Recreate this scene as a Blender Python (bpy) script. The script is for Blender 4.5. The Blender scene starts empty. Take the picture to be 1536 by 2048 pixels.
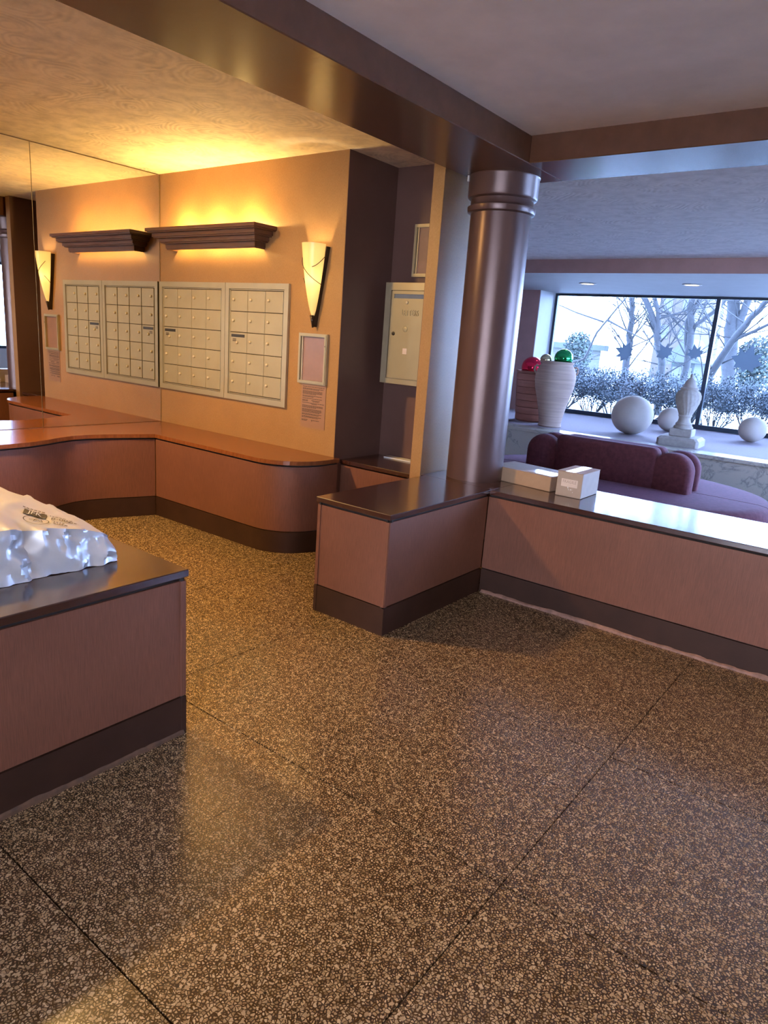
import bpy, bmesh, math, random
import numpy as np
from mathutils import Vector, Matrix, noise
from mathutils.bvhtree import BVHTree
SC = bpy.context.scene
COL = SC.collection
PI = math.pi

# ------------------------------------------------------------------ camera
F_PX, AZ, PITCH, ROLL = 1391.82, math.radians(36.906), math.radians(14.064), math.radians(-4.136)
fw = Vector((-math.sin(AZ)*math.cos(PITCH), math.cos(AZ)*math.cos(PITCH), -math.sin(PITCH)))
rt = Vector((math.cos(AZ), math.sin(AZ), 0))
dn = fw.cross(rt)
r2 = rt*math.cos(ROLL) + dn*math.sin(ROLL)
d2 = dn*math.cos(ROLL) - rt*math.sin(ROLL)
cam = bpy.data.cameras.new('camera')
cam.sensor_fit = 'VERTICAL'; cam.sensor_height = 36.0; cam.sensor_width = 27.0
cam.lens = F_PX/2048*36.0
cam.clip_end = 200
camo = bpy.data.objects.new('camera', cam); COL.objects.link(camo)
m = Matrix((r2, -d2, -fw)).transposed().to_4x4(); m.translation = (0, 0, 1.5)
camo.matrix_world = m
SC.camera = camo

# ------------------------------------------------------------------ world, exposure
SKY = 42.0            # daylight strength
LAMP_K = 1.0         # warm lamps
w = bpy.data.worlds.new('daylight'); SC.world = w; w.use_nodes = True
bg = w.node_tree.nodes['Background']
bg.inputs['Color'].default_value = (0.40, 0.56, 1.0, 1)
bg.inputs['Strength'].default_value = SKY
vs = SC.view_settings
vs.view_transform = 'Standard'; vs.look = 'None'; vs.gamma = 1.0; vs.exposure = 0.0
try: vs.use_curve_mapping = False
except Exception: pass
SC.cycles.max_bounces = 10; SC.cycles.diffuse_bounces = 6; SC.cycles.glossy_bounces = 6
SC.cycles.transparent_max_bounces = 16; SC.cycles.transmission_bounces = 6
SC.cycles.sample_clamp_indirect = 6.0
SC.cycles.caustics_reflective = False; SC.cycles.caustics_refractive = False
SC.cycles.use_denoising = True

# ------------------------------------------------------------------ materials
def hexlin(r, g, b):
    f = lambda c: (c/255/12.92 if c/255 <= .04045 else ((c/255+.055)/1.055)**2.4)
    return (f(r), f(g), f(b), 1)

class NT:
    def __init__(s, name):
        s.m = bpy.data.materials.new(name); s.m.use_nodes = True
        s.t = s.m.node_tree; s.n = s.t.nodes; s.b = s.n['Principled BSDF']; s.out = s.n['Material Output']
    def add(s, typ, **kw):
        n = s.n.new(typ)
        for k, v in kw.items(): setattr(n, k, v)
        return n
    def link(s, a, b): s.t.links.new(a, b)
    def setv(s, node, **kw):
        for k, v in kw.items():
            node.inputs[k.replace('_', ' ')].default_value = v
    def pos(s, scale=(1, 1, 1), world=True):
        mp = s.add('ShaderNodeMapping'); mp.inputs['Scale'].default_value = scale
        if world:
            g = s.add('ShaderNodeNewGeometry'); s.link(g.outputs['Position'], mp.inputs['Vector'])
        else:
            g = s.add('ShaderNodeTexCoord'); s.link(g.outputs['Object'], mp.inputs['Vector'])
        return mp.outputs['Vector']
    def noise(s, vec, scale=5, detail=3, rough=.5, dist=0):
        n = s.add('ShaderNodeTexNoise'); s.link(vec, n.inputs['Vector'])
        n.inputs['Scale'].default_value = scale; n.inputs['Detail'].default_value = detail
        n.inputs['Roughness'].default_value = rough; n.inputs['Distortion'].default_value = dist
        return n.outputs['Fac']
    def ramp(s, fac, stops):
        r = s.add('ShaderNodeValToRGB'); s.link(fac, r.inputs['Fac'])
        e = r.color_ramp.elements
        while len(e) < len(stops): e.new(.5)
        for el, (p, c) in zip(e, stops): el.position = p; el.color = c
        return r.outputs['Color']
    def math(s, op, a, b=None, c=None):
        n = s.add('ShaderNodeMath', operation=op)
        for i, v in enumerate((a, b, c)):
            if v is None: continue
            if isinstance(v, (int, float)): n.inputs[i].default_value = v
            else: s.link(v, n.inputs[i])
        return n.outputs[0]
    def mix(s, fac, a, b):
        n = s.add('ShaderNodeMix', data_type='RGBA')
        if isinstance(fac, (int, float)): n.inputs[0].default_value = fac
        else: s.link(fac, n.inputs[0])
        for i, v in ((6, a), (7, b)):
            if isinstance(v, tuple): n.inputs[i].default_value = v
            else: s.link(v, n.inputs[i])
        return n.outputs[2]
    def bump(s, h, strength=.3, dist=.005):
        n = s.add('ShaderNodeBump'); s.link(h, n.inputs['Height'])
        n.inputs['Strength'].default_value = strength; n.inputs['Distance'].default_value = dist
        s.link(n.outputs['Normal'], s.b.inputs['Normal'])
    def col(s, c):
        if isinstance(c, tuple): s.b.inputs['Base Color'].default_value = c
        else: s.link(c, s.b.inputs['Base Color'])
    def p(s, rough=.5, metal=0, spec=.5, **kw):
        s.b.inputs['Roughness'].default_value = rough; s.b.inputs['Metallic'].default_value = metal
        s.b.inputs['Specular IOR Level'].default_value = spec
        for k, v in kw.items(): s.b.inputs[k.replace('_', ' ')].default_value = v

def simple(name, c, rough=.5, metal=0, spec=.5, var=.12, vscale=6, bump=0, bscale=80, **kw):
    q = NT(name)
    v = q.pos()
    n = q.noise(v, vscale, 4, .6)
    lo = tuple(x*(1-var) for x in c[:3])+(1,); hi = tuple(min(1, x*(1+var)) for x in c[:3])+(1,)
    q.col(q.ramp(n, [(.3, lo), (.7, hi)]))
    q.p(rough, metal, spec, **kw)
    if bump: q.bump(q.noise(v, bscale, 3, .6), bump, .004)
    return q.m

M = {}
def fibre(name, c, rough, sx, streak=.3, var=.2, bump=.15, spec=.4, coat=0):
    q = NT(name)
    v = q.pos((sx, sx, 14)); n = q.noise(v, 1.0, 5, .7)
    v2 = q.pos(); n2 = q.noise(v2, 3.5, 4, .6)
    lo = tuple(x*(1-streak) for x in c[:3])+(1,); hi = tuple(x*(1+streak) for x in c[:3])+(1,)
    base = q.ramp(n, [(.32, lo), (.68, hi)])
    dark = q.ramp(n2, [(.3, (1-var, 1-var, 1-var, 1)), (.7, (1, 1, 1, 1))])
    mm = q.add('ShaderNodeMix', data_type='RGBA', blend_type='MULTIPLY'); mm.inputs[0].default_value = 1
    q.link(base, mm.inputs[6]); q.link(dark, mm.inputs[7]); q.col(mm.outputs[2])
    q.p(rough, 0, spec, Coat_Weight=coat, Coat_Roughness=.15)
    q.bump(n, bump, .0015)
    return q.m
M['panel'] = fibre('panel_laminate', (.165, .066, .040), .45, 330, .22, .16, .08, .35)
M['top'] = fibre('mahogany_top', (.042, .014, .010), .24, 40, .2, .2, .02, .5, .9)
M['kick'] = simple('dark_kick_board', (.036, .016, .010), .5, var=.2, spec=.25)
M['groove'] = simple('groove_shadow_gap', (.012, .008, .006), .9)
M['beam'] = simple('brown_gloss_paint', (.095, .040, .022), .21, var=.12, vscale=9, bump=.06, bscale=25)
M['column'] = simple('bronze_paint', (.105, .058, .050), .30, metal=.3, var=.06, bump=.05, bscale=120)

def wallpaper():
    q = NT('woven_vinyl_wallpaper')
    v = q.pos((260, 260, 90)); n = q.noise(v, 1, 3, .7)
    v2 = q.pos(); n2 = q.noise(v2, 4, 4, .6)
    a = q.ramp(n, [(.3, (.29, .155, .055, 1)), (.7, (.37, .205, .080, 1))])
    mm = q.add('ShaderNodeMix', data_type='RGBA', blend_type='MULTIPLY'); mm.inputs[0].default_value = 1
    q.link(a, mm.inputs[6]); q.link(q.ramp(n2, [(.25, (.86, .84, .82, 1)), (.7, (1, 1, 1, 1))]), mm.inputs[7])
    q.col(mm.outputs[2]); q.p(.46, .05, .5)
    q.bump(n, .22, .0015)
    return q.m
M['wallpaper'] = wallpaper()

def swirl(name, c, amt=.3):
    q = NT(name)
    g = q.add('ShaderNodeNewGeometry')
    nz = q.add('ShaderNodeTexNoise'); q.link(g.outputs['Position'], nz.inputs['Vector']); nz.inputs['Scale'].default_value = 2.2
    vm = q.add('ShaderNodeVectorMath', operation='MULTIPLY_ADD')
    q.link(nz.outputs['Color'], vm.inputs[0]); vm.inputs[1].default_value = (.35, .35, 0); q.link(g.outputs['Position'], vm.inputs[2])
    vo = q.add('ShaderNodeTexVoronoi', voronoi_dimensions='2D'); q.link(vm.outputs[0], vo.inputs['Vector'])
    vo.inputs['Scale'].default_value = 2.6
    fine = q.noise(g.outputs['Position'], 9, 4, .6)
    d = q.math('MULTIPLY_ADD', vo.outputs['Distance'], 60.0, q.math('MULTIPLY', fine, 6))
    ring = q.math('SINE', d)
    patch = q.noise(g.outputs['Position'], 3.2, 3, .55)
    pm = q.ramp(patch, [(.42, (0, 0, 0, 1)), (.62, (1, 1, 1, 1))])
    h = q.math('MULTIPLY', ring, pm)
    tone = q.math('MULTIPLY_ADD', h, .10, q.math('MULTIPLY', fine, 1.0))
    lo = tuple(x*(1-amt) for x in c[:3])+(1,); hi = tuple(min(1, x*1.08) for x in c[:3])+(1,)
    q.col(q.ramp(tone, [(.28, lo), (.62, hi)])); q.p(.75, 0, .3)
    q.bump(h, .22, .004)
    return q.m
M['ceil_warm'] = swirl('swirl_plaster', (.90, .79, .62), .22)
M['ceil_lounge'] = swirl('swirl_plaster_white', (.93, .89, .90), .15)
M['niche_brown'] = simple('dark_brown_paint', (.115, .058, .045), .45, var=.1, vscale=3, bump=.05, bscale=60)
M['ceil_flat'] = simple('painted_plaster', (.90, .83, .80), .7, var=.08, vscale=3, bump=.15, bscale=60)
M['white_paint'] = simple('white_paint', (.55, .55, .56), .55, var=.04)
M['mauve'] = simple('mauve_wall_paint', (.36, .21, .19), .55, var=.08)

def terrazzo():
    q = NT('terrazzo')
    g = q.add('ShaderNodeNewGeometry')
    nz = q.add('ShaderNodeTexNoise'); q.link(g.outputs['Position'], nz.inputs['Vector']); nz.inputs['Scale'].default_value = 70
    vm = q.add('ShaderNodeVectorMath', operation='MULTIPLY_ADD')
    q.link(nz.outputs['Color'], vm.inputs[0]); vm.inputs[1].default_value = (.010, .010, 0); q.link(g.outputs['Position'], vm.inputs[2])
    def chips(scale, th0, th1):
        a = q.add('ShaderNodeTexVoronoi', voronoi_dimensions='2D', feature='F1'); q.link(vm.outputs[0], a.inputs['Vector']); a.inputs['Scale'].default_value = scale
        e = q.add('ShaderNodeTexVoronoi', voronoi_dimensions='2D', feature='DISTANCE_TO_EDGE'); q.link(vm.outputs[0], e.inputs['Vector']); e.inputs['Scale'].default_value = scale
        sep = q.add('ShaderNodeSeparateColor'); q.link(a.outputs['Color'], sep.inputs[0])
        th = q.math('MULTIPLY_ADD', sep.outputs[0], th1-th0, th0)
        mask = q.math('GREATER_THAN', e.outputs['Distance'], th)
        return mask, sep
    m1, s1 = chips(120, .07, .34)
    m2, s2 = chips(75, .20, .72)
    c1 = q.ramp(s1.outputs[1], [(0, (.17, .115, .060, 1)), (.45, (.30, .215, .125, 1)), (1, (.46, .345, .215, 1))])
    c2 = q.ramp(s2.outputs[1], [(0, (.26, .18, .10, 1)), (.6, (.38, .28, .17, 1)), (1, (.48, .36, .23, 1))])
    mtx = q.ramp(q.noise(g.outputs['Position'], 35, 3, .6), [(.3, (.036, .019, .007, 1)), (.7, (.066, .037, .015, 1))])
    c = q.mix(m1, mtx, c1); c = q.mix(m2, c, c2)
    # rare dark specks
    vd = q.add('ShaderNodeTexVoronoi', voronoi_dimensions='2D'); q.link(g.outputs['Position'], vd.inputs['Vector']); vd.inputs['Scale'].default_value = 7
    c = q.mix(q.math('LESS_THAN', vd.outputs['Distance'], .028), c, (.012, .008, .006, 1))
    q.col(c)
    wear = q.noise(g.outputs['Position'], 1.3, 4, .6)
    r = q.ramp(wear, [(.3, (.19,)*3+(1,)), (.7, (.25,)*3+(1,))])
    q.link(r, q.b.inputs['Roughness']); q.b.inputs['Specular IOR Level'].default_value = 1.0
    bmp = q.math('MULTIPLY_ADD', m1, .5, q.math('MULTIPLY', m2, .3))
    q.bump(bmp, .04, .001)
    return q.m
M['terrazzo'] = terrazzo()
M['grout'] = simple('dark_joint', (.018, .011, .006), .9, spec=.1)

q = NT('mirror_silver'); q.col((.90, .89, .86, 1)); q.p(.0, 1.0); M['mirror'] = q.m
M['mirror_edge'] = simple('mirror_edge', (.25, .2, .1), .3, metal=.6)
M['mailbox'] = simple('beige_enamel', (.36, .31, .19), .38, metal=.3, var=.05)
M['mailframe'] = simple('beige_aluminium', (.40, .345, .22), .33, metal=.45, var=.05)
M['chrome'] = simple('lock_metal', (.62, .54, .38), .3, metal=.4, var=.05)
M['black'] = simple('black_slot', (.012, .011, .01), .5)
M['ink'] = simple('printed_ink', (.03, .018, .012), .6)
M['bronze'] = simple('dark_bronze', (.035, .022, .014), .4, metal=.5)
M['valance'] = simple('brown_moulding', (.10, .045, .026), .35, var=.15)
M['notice'] = simple('copper_plate', (.33, .18, .10), .35, metal=.35, var=.06)
M['frameback'] = simple('frame_backing', (.25, .14, .095), .25, var=.1)
M['slotglass'] = simple('grey_slot_glass', (.16, .19, .23), .15)
M['cardboard'] = simple('cardboard', (.34, .22, .135), .65, var=.06, vscale=20)
M['card_light'] = simple('pale_cardboard', (.36, .28, .22), .55, var=.06, vscale=20)
M['tape'] = simple('glossy_tape', (.62, .56, .48), .12, var=.05)
M['sticker'] = simple('sticker_paper', (.62, .52, .45), .5)
M['stickertext'] = simple('sticker_ink', (.33, .24, .20), .5)
M['paper'] = simple('white_paper', (.72, .72, .70), .5, var=.03)
M['sphere'] = simple('cast_stone_white', (.46, .42, .38), .8, var=.06, bump=.2, bscale=60)
M['stone'] = simple('cast_stone_grey', (.36, .33, .30), .85, var=.12, vscale=25, bump=.35, bscale=40)
M['purple'] = simple('purple_velvet', (.105, .036, .046), .85, spec=.15, var=.2, vscale=30, bump=.2, bscale=300, Sheen_Weight=.1, Sheen_Roughness=.4, Sheen_Tint=(.75, .5, .75, 1))
M['ledgetop'] = simple('lavender_carpet', (.26, .215, .25), .9, var=.1, vscale=40, bump=.2, bscale=200)
M['red'] = simple('red_mirror_ball', (.75, .03, .08), .06, metal=.9, var=.02)
M['green'] = simple('green_mirror_ball', (.03, .42, .14), .06, metal=.9, var=.02)
M['gold'] = simple('pale_gold_ball', (.60, .55, .35), .07, metal=.85, var=.02)
M['winframe'] = simple('dark_window_frame', (.035, .05, .07), .35, metal=.4)

def marble():
    q = NT('veined_marble')
    v = q.pos()
    n = q.noise(v, 1.7, 8, .62, 1.2)
    k = q.math('ABSOLUTE', q.math('SUBTRACT', n, .5))
    q.col(q.ramp(k, [(0, (.27, .26, .25, 1)), (.010, (.42, .40, .36, 1)), (.035, (.50, .47, .41, 1)), (1, (.54, .50, .44, 1))]))
    q.p(.22, 0, .5); return q.m
M['marble'] = marble()

def clay(name, c, ring):
    q = NT(name)
    v = q.pos((1, 1, 1)); n = q.noise(q.pos((2, 2, ring)), 1, 4, .6)
    lo = tuple(x*.8 for x in c[:3])+(1,); hi = tuple(x*1.12 for x in c[:3])+(1,)
    q.col(q.ramp(n, [(.3, lo), (.7, hi)])); q.p(.8, 0, .3); q.bump(n, .4, .008); return q.m
M['clay_white'] = clay('whitewashed_clay', (.50, .37, .30), 45)
M['clay_pink'] = clay('pink_terracotta', (.44, .21, .16), 20)

def glass(name, tint, gl=.08):
    q = NT(name); q.n.remove(q.b)
    tr = q.add('ShaderNodeBsdfTransparent'); tr.inputs['Color'].default_value = tint
    g = q.add('ShaderNodeBsdfGlossy'); g.inputs['Roughness'].default_value = .02
    fr = q.add('ShaderNodeFresnel'); fr.inputs['IOR'].default_value = 1.45
    mx = q.add('ShaderNodeMixShader'); q.link(fr.outputs[0], mx.inputs[0]); q.link(tr.outputs[0], mx.inputs[1]); q.link(g.outputs[0], mx.inputs[2])
    q.link(mx.outputs[0], q.out.inputs['Surface']); return q.m
M['glass'] = glass('window_glass', (.93, .97, 1, 1))
M['warming_glass'] = glass('daylight_warming_glass', (.88, .77, .65, 1))  # tint chosen to warm the daylight through the added doors
def decal(name, c):
    q = NT(name); q.n.remove(q.b)
    d = q.add('ShaderNodeBsdfTranslucent'); d.inputs['Color'].default_value = c
    e = q.add('ShaderNodeBsdfDiffuse'); e.inputs['Color'].default_value = (.12, .12, .13, 1)
    mx = q.add('ShaderNodeMixShader'); mx.inputs[0].default_value = .3
    q.link(d.outputs[0], mx.inputs[1]); q.link(e.outputs[0], mx.inputs[2]); q.link(mx.outputs[0], q.out.inputs['Surface']); return q.m
M['decal'] = decal('leaf_cling_film', (.30, .34, .38, 1))
def emit(name, c, s):
    q = NT(name); q.n.remove(q.b)
    e = q.add('ShaderNodeEmission'); e.inputs['Color'].default_value = c; e.inputs['Strength'].default_value = s
    q.link(e.outputs[0], q.out.inputs['Surface']); return q.m
WARM = (1.0, .62, .19, 1)
M['bulb'] = emit('valance_bulb', WARM, 850*LAMP_K)
M['bulb2'] = emit('sconce_bulb', (1, .76, .42, 1), 1500*LAMP_K)
M['downlight'] = emit('downlight_lens', (1, .84, .62, 1), 12)
M['can'] = emit('added_can_lens', (1, .68, .38, 1), 200)  # glow of the cans added over the entry bay
M['added_nook_can'] = emit('added_nook_can_lens', (1, .60, .20, 1), 2400*LAMP_K)  # glow of the can added over the nook
def shade():
    q = NT('alabaster_glass'); q.n.remove(q.b)
    t = q.add('ShaderNodeBsdfTranslucent'); t.inputs['Color'].default_value = (.95, .86, .62, 1)
    d = q.add('ShaderNodeBsdfDiffuse'); d.inputs['Color'].default_value = (.80, .66, .42, 1)
    g = q.add('ShaderNodeBsdfGlossy'); g.inputs['Roughness'].default_value = .25
    m1 = q.add('ShaderNodeMixShader'); m1.inputs[0].default_value = .4
    q.link(t.outputs[0], m1.inputs[1]); q.link(d.outputs[0], m1.inputs[2])
    m2 = q.add('ShaderNodeMixShader'); m2.inputs[0].default_value = .05
    q.link(m1.outputs[0], m2.inputs[1]); q.link(g.outputs[0], m2.inputs[2]); q.link(m2.outputs[0], q.out.inputs['Surface']); return q.m
M['shade'] = shade()
def mailer():
    q = NT('white_poly_mailer')
    v = q.pos(); n = q.noise(v, 30, 4, .6)
    q.col((.60, .60, .61, 1)); q.p(.34, .35, .6); q.bump(n, .15, .004); return q.m
M['mailer'] = mailer()
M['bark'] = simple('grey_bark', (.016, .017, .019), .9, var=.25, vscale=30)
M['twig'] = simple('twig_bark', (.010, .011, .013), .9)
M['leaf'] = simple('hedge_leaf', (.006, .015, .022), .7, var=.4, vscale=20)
M['lawn'] = simple('pale_ground', (.40, .44, .42), .9, var=.3, vscale=2)
M['road'] = simple('pale_road', (.88, .88, .86), .9, var=.1)
M['kerb'] = simple('kerb_stone', (.42, .42, .42), .9)
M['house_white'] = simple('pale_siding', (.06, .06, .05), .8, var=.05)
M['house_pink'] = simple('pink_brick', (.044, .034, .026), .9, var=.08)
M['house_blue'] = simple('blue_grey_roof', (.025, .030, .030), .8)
M['pane'] = simple('far_pane', (.018, .022, .022), .2)
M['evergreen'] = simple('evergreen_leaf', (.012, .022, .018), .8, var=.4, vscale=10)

# ------------------------------------------------------------------ mesh helpers
ORG = {}
class MB:
    def __init__(s): s.v = []; s.f = []; s.sm = []
    def add(s, vs, fs, smooth=False):
        o = len(s.v); s.v += [tuple(p) for p in vs]
        for f in fs: s.f.append(tuple(i+o for i in f)); s.sm.append(smooth)
        return s
    def box(s, x0, x1, y0, y1, z0, z1, bev=0, T=None):
        if bev:
            bm = bmesh.new(); bmesh.ops.create_cube(bm, size=1)
            for v in bm.verts: v.co = ((x0+x1)/2+v.co.x*(x1-x0), (y0+y1)/2+v.co.y*(y1-y0), (z0+z1)/2+v.co.z*(z1-z0))
            bmesh.ops.bevel(bm, geom=bm.edges[:], offset=bev, segments=2 if bev > .008 else 1, affect='EDGES', profile=.5)
            bm.verts.index_update()
            vs = [v.co.copy() for v in bm.verts]; fs = [[v.index for v in f.verts] for f in bm.faces]; bm.free()
        else:
            vs = [Vector((x, y, z)) for z in (z0, z1) for y in (y0, y1) for x in (x0, x1)]
            fs = [(0, 2, 3, 1), (4, 5, 7, 6), (0, 1, 5, 4), (2, 6, 7, 3), (0, 4, 6, 2), (1, 3, 7, 5)]
        if T: vs = [T @ v for v in vs]
        return s.add(vs, fs)
    def prism(s, poly, z0, z1, smooth=False, T=None, cap=True):
        n = len(poly)
        vs = [Vector((x, y, z0)) for x, y in poly]+[Vector((x, y, z1)) for x, y in poly]
        if T: vs = [T @ v for v in vs]
        fs = [(i, (i+1) % n, n+(i+1) % n, n+i) for i in range(n)]
        o = len(s.v); s.add(vs, fs, smooth)
        if cap:
            s.f.append(tuple(o+i for i in range(n-1, -1, -1))); s.sm.append(False)
            s.f.append(tuple(o+n+i for i in range(n))); s.sm.append(False)
        return s
    def ribbon(s, pts, z0, z1, smooth=False):
        n = len(pts)
        vs = [(x, y, z0) for x, y in pts]+[(x, y, z1) for x, y in pts]
        return s.add(vs, [(i, i+1, n+i+1, n+i) for i in range(n-1)], smooth)
    def lathe(s, prof, c=(0, 0, 0), n=32, a0=0, a1=2*PI, smooth=True, sx=1, sy=1):
        full = abs(a1-a0-2*PI) < 1e-6; k = n if full else n+1
        vs = [(c[0]+r*math.cos(a0+(a1-a0)*j/n)*sx, c[1]+r*math.sin(a0+(a1-a0)*j/n)*sy, c[2]+z) for r, z in prof for j in range(k)]
        fs = []
        for i in range(len(prof)-1):
            for j in range(n):
                j2 = (j+1) % k
                fs.append((i*k+j, i*k+j2, (i+1)*k+j2, (i+1)*k+j))
        return s.add(vs, fs, smooth)
    def sphere(s, c, r, n=24, sz=1):
        return s.lathe([(max(1e-4, r*math.sin(PI*i/(n//2))), -r*sz*math.cos(PI*i/(n//2))) for i in range(n//2+1)], c, n)
    def tube(s, pts, rad, n=6, closed=False):
        pts = [Vector(p) for p in pts]
        if isinstance(rad, (int, float)): rad = [rad]*len(pts)
        prev = None; vs = []
        for i, p in enumerate(pts):
            t = (pts[min(i+1, len(pts)-1)]-pts[max(i-1, 0)]).normalized()
            if prev is None: prev = t.orthogonal().normalized()
            u = (prev-t*prev.dot(t)); u = u.normalized() if u.length > 1e-6 else t.orthogonal().normalized(); prev = u
            w_ = t.cross(u)
            vs += [p+(u*math.cos(2*PI*j/n)+w_*math.sin(2*PI*j/n))*rad[i] for j in range(n)]
        fs = [(i*n+j, i*n+(j+1) % n, (i+1)*n+(j+1) % n, (i+1)*n+j) for i in range(len(pts)-1) for j in range(n)]
        fs.append(tuple(range(n-1, -1, -1))); fs.append(tuple((len(pts)-1)*n+j for j in range(n)))
        return s.add(vs, fs, True)
    def build(s, name, mat, parent=None, org=None, recalc=True):
        o0 = ORG.get(parent.name) if parent else (Vector(org) if org else Vector((0, 0, 0)))
        me = bpy.data.meshes.new(name)
        me.from_pydata([(x-o0.x, y-o0.y, z-o0.z) for x, y, z in s.v], [], s.f)
        me.polygons.foreach_set('use_smooth', s.sm)
        if recalc:
            bm = bmesh.new(); bm.from_mesh(me); bmesh.ops.remove_doubles(bm, verts=bm.verts, dist=1e-6)
            bmesh.ops.recalc_face_normals(bm, faces=bm.faces); bm.to_mesh(me); bm.free()
        me.materials.append(M[mat] if isinstance(mat, str) else mat); me.update()
        o = bpy.data.objects.new(name, me); COL.objects.link(o)
        if parent: o.parent = parent
        else: o.location = o0
        ORG[o.name] = o0
        return o
def tag(o, label, cat, group=None, kind=None):
    o['label'] = label; o['category'] = cat
    if group: o['group'] = group
    if kind: o['kind'] = kind
    return o
def thing(name, loc, label, cat, group=None, kind=None):
    o = bpy.data.objects.new(name, None); o.empty_display_size = .1; COL.objects.link(o)
    o.location = loc; ORG[o.name] = Vector(loc)
    return tag(o, label, cat, group, kind)
def sharp(o, ang=35):
    o.data.set_sharp_from_angle(angle=math.radians(ang)) if hasattr(o.data, 'set_sharp_from_angle') else None
    return o
def S(name, mb, mat, label, cat, parent=None, org=None):
    o = mb.build(name, mat, parent, org)
    if not parent: tag(o, label, cat, kind='structure')
    return o
def text_geo(s, size, extrude=.0):
    cu = bpy.data.curves.new('t', 'FONT'); cu.body = s; cu.size = size; cu.extrude = extrude; cu.resolution_u = 3
    cu.align_x = 'CENTER'; cu.align_y = 'CENTER'
    ob = bpy.data.objects.new('t', cu); COL.objects.link(ob)
    bpy.context.view_layer.update()
    dg = bpy.context.evaluated_depsgraph_get()
    me = bpy.data.meshes.new_from_object(ob.evaluated_get(dg))
    vs = [v.co.copy() for v in me.vertices]; fs = [list(p.vertices) for p in me.polygons]
    bpy.data.objects.remove(ob); bpy.data.curves.remove(cu); bpy.data.meshes.remove(me)
    return vs, fs

# ------------------------------------------------------------------ key dimensions
XM = -5.27                       # mirror plane
YW = 3.67                        # mail wall plane / long bench front
BT = .65                         # bench top height
ZL, ZR, ZB, ZG, ZS = 2.65, 2.60, 2.465, 2.548, 2.392   # ceilings: nook, entry bay, beams, lounge, soffit
XR, YB = 3.2, -2.8               # right wall, rear wall
YF, YG = 8.19, 11.13             # window ledge front / fascia, window plane

# ------------------------------------------------------------------ floor
fl = S('floor', MB().box(-6.4, XR, YB, 11.0, -.08, -.004), 'grout', 'brown terrazzo floor with thin dark joints', 'floor')
x_lines = [-5.60, -4.78, -3.96, -3.14, -2.32, -1.503, -.684, .135, .955, 1.775, 2.595, 3.2]
y_lines = [-2.8, -1.86, -.995, -.13, .735, 1.60, 2.465, 3.33, 4.195, 5.06, 5.925, 6.79, 7.655, 8.18]
tile_cache = {}
for i in range(len(x_lines)-1):
    for j in range(len(y_lines)-1):
        wx, wy = x_lines[i+1]-x_lines[i], y_lines[j+1]-y_lines[j]
        key = (round(wx, 2), round(wy, 2))
        if key not in tile_cache:
            t = MB(); g = .0022
            a, b, c, d = g, wx-g, g, wy-g; h = .0004
            t.add([(a, c, -.0035), (b, c, -.0035), (b, d, -.0035), (a, d, -.0035), (a+h, c+h, 0), (b-h, c+h, 0), (b-h, d-h, 0), (a+h, d-h, 0)],
                  [(4, 5, 6, 7), (0, 1, 5, 4), (1, 2, 6, 5), (2, 3, 7, 6), (3, 0, 4, 7)])
            o = t.build('floor_tile', 'terrazzo', fl); tile_cache[key] = o.data
        else:
            o = bpy.data.objects.new('floor_tile', tile_cache[key]); COL.objects.link(o); o.parent = fl
        o.location = (x_lines[i], y_lines[j], 0)

# ------------------------------------------------------------------ ceilings, beams, walls
S('ceiling', MB().box(XM-.15, -2.45, YB, 4.19, ZL, ZL+.1), 'ceil_warm', 'swirled cream plaster ceiling over the mailbox nook', 'ceiling')
S('ceiling', MB().box(-1.96, XR, YB, YW+.01, ZR, ZR+.15), 'ceil_flat', 'greyish flat plaster ceiling of the entry bay at upper right', 'ceiling')
S('ceiling', MB().box(-6.5, -2.52, 4.44, YF, ZG, ZG+.2).box(-2.5195, XR, 4.12, YF, ZG, ZG+.2), 'ceil_lounge', 'swirled plaster ceiling of the lounge behind the column', 'ceiling')
S('ceiling', MB().box(-6.5, XR, YF+.02, YG+.15, ZS, ZS+.1), 'white_paint', 'white lowered soffit over the window ledge', 'ceiling')
S('trim_1', MB().box(-6.5, XR, YF, YF+.02, ZS, ZG+.02), 'mauve', 'brown fascia strip in front of the white soffit', 'trim')
S('ceiling_beam', MB().box(-2.45, -1.96, YB, 4.13, ZB, ZL+.1, .004), 'beam', 'long glossy brown ceiling beam running from the upper left to the column', 'beam')
S('ceiling_beam', MB().box(-1.96, XR, 3.68, 4.13, ZB, ZR+.14, .004), 'beam', 'brown ceiling beam running right from the column', 'beam')
S('wall_left', MB().box(XM-.2, XM-.012, YB, YW, 0, ZL), 'wallpaper', 'wall behind the mirror on the left', 'wall')
S('wall_mailbox', MB().box(XM-.2, -3.238, YW, 4.19, 0, ZL), 'wallpaper', 'gold tan wallpapered wall holding the mailboxes', 'wall')
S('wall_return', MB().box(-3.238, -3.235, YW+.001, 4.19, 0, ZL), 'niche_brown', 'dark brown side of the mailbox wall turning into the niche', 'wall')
S('wall_niche', MB().box(-6.6, -2.60, 4.19, 4.45, 0, ZL), 'niche_brown', 'dark brown back wall of the niche with the letter box', 'wall')  # painted dark brown
S('wall_partition', MB().box(-2.597, -2.515, 3.71, 4.45, 0, ZL), 'wallpaper', 'narrow wallpapered partition end beside the round column', 'wall')
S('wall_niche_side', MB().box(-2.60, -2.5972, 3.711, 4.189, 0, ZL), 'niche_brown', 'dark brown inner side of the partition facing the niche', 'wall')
rw = MB()
GX0, GX1, GZ1 = -1.85, 2.2, 2.52
rw.box(XM-.2, GX0, YB-.15, YB, 0, ZL).box(GX1, XR, YB-.15, YB, 0, ZL).box(GX0, GX1, YB-.15, YB, GZ1, ZL)
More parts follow.
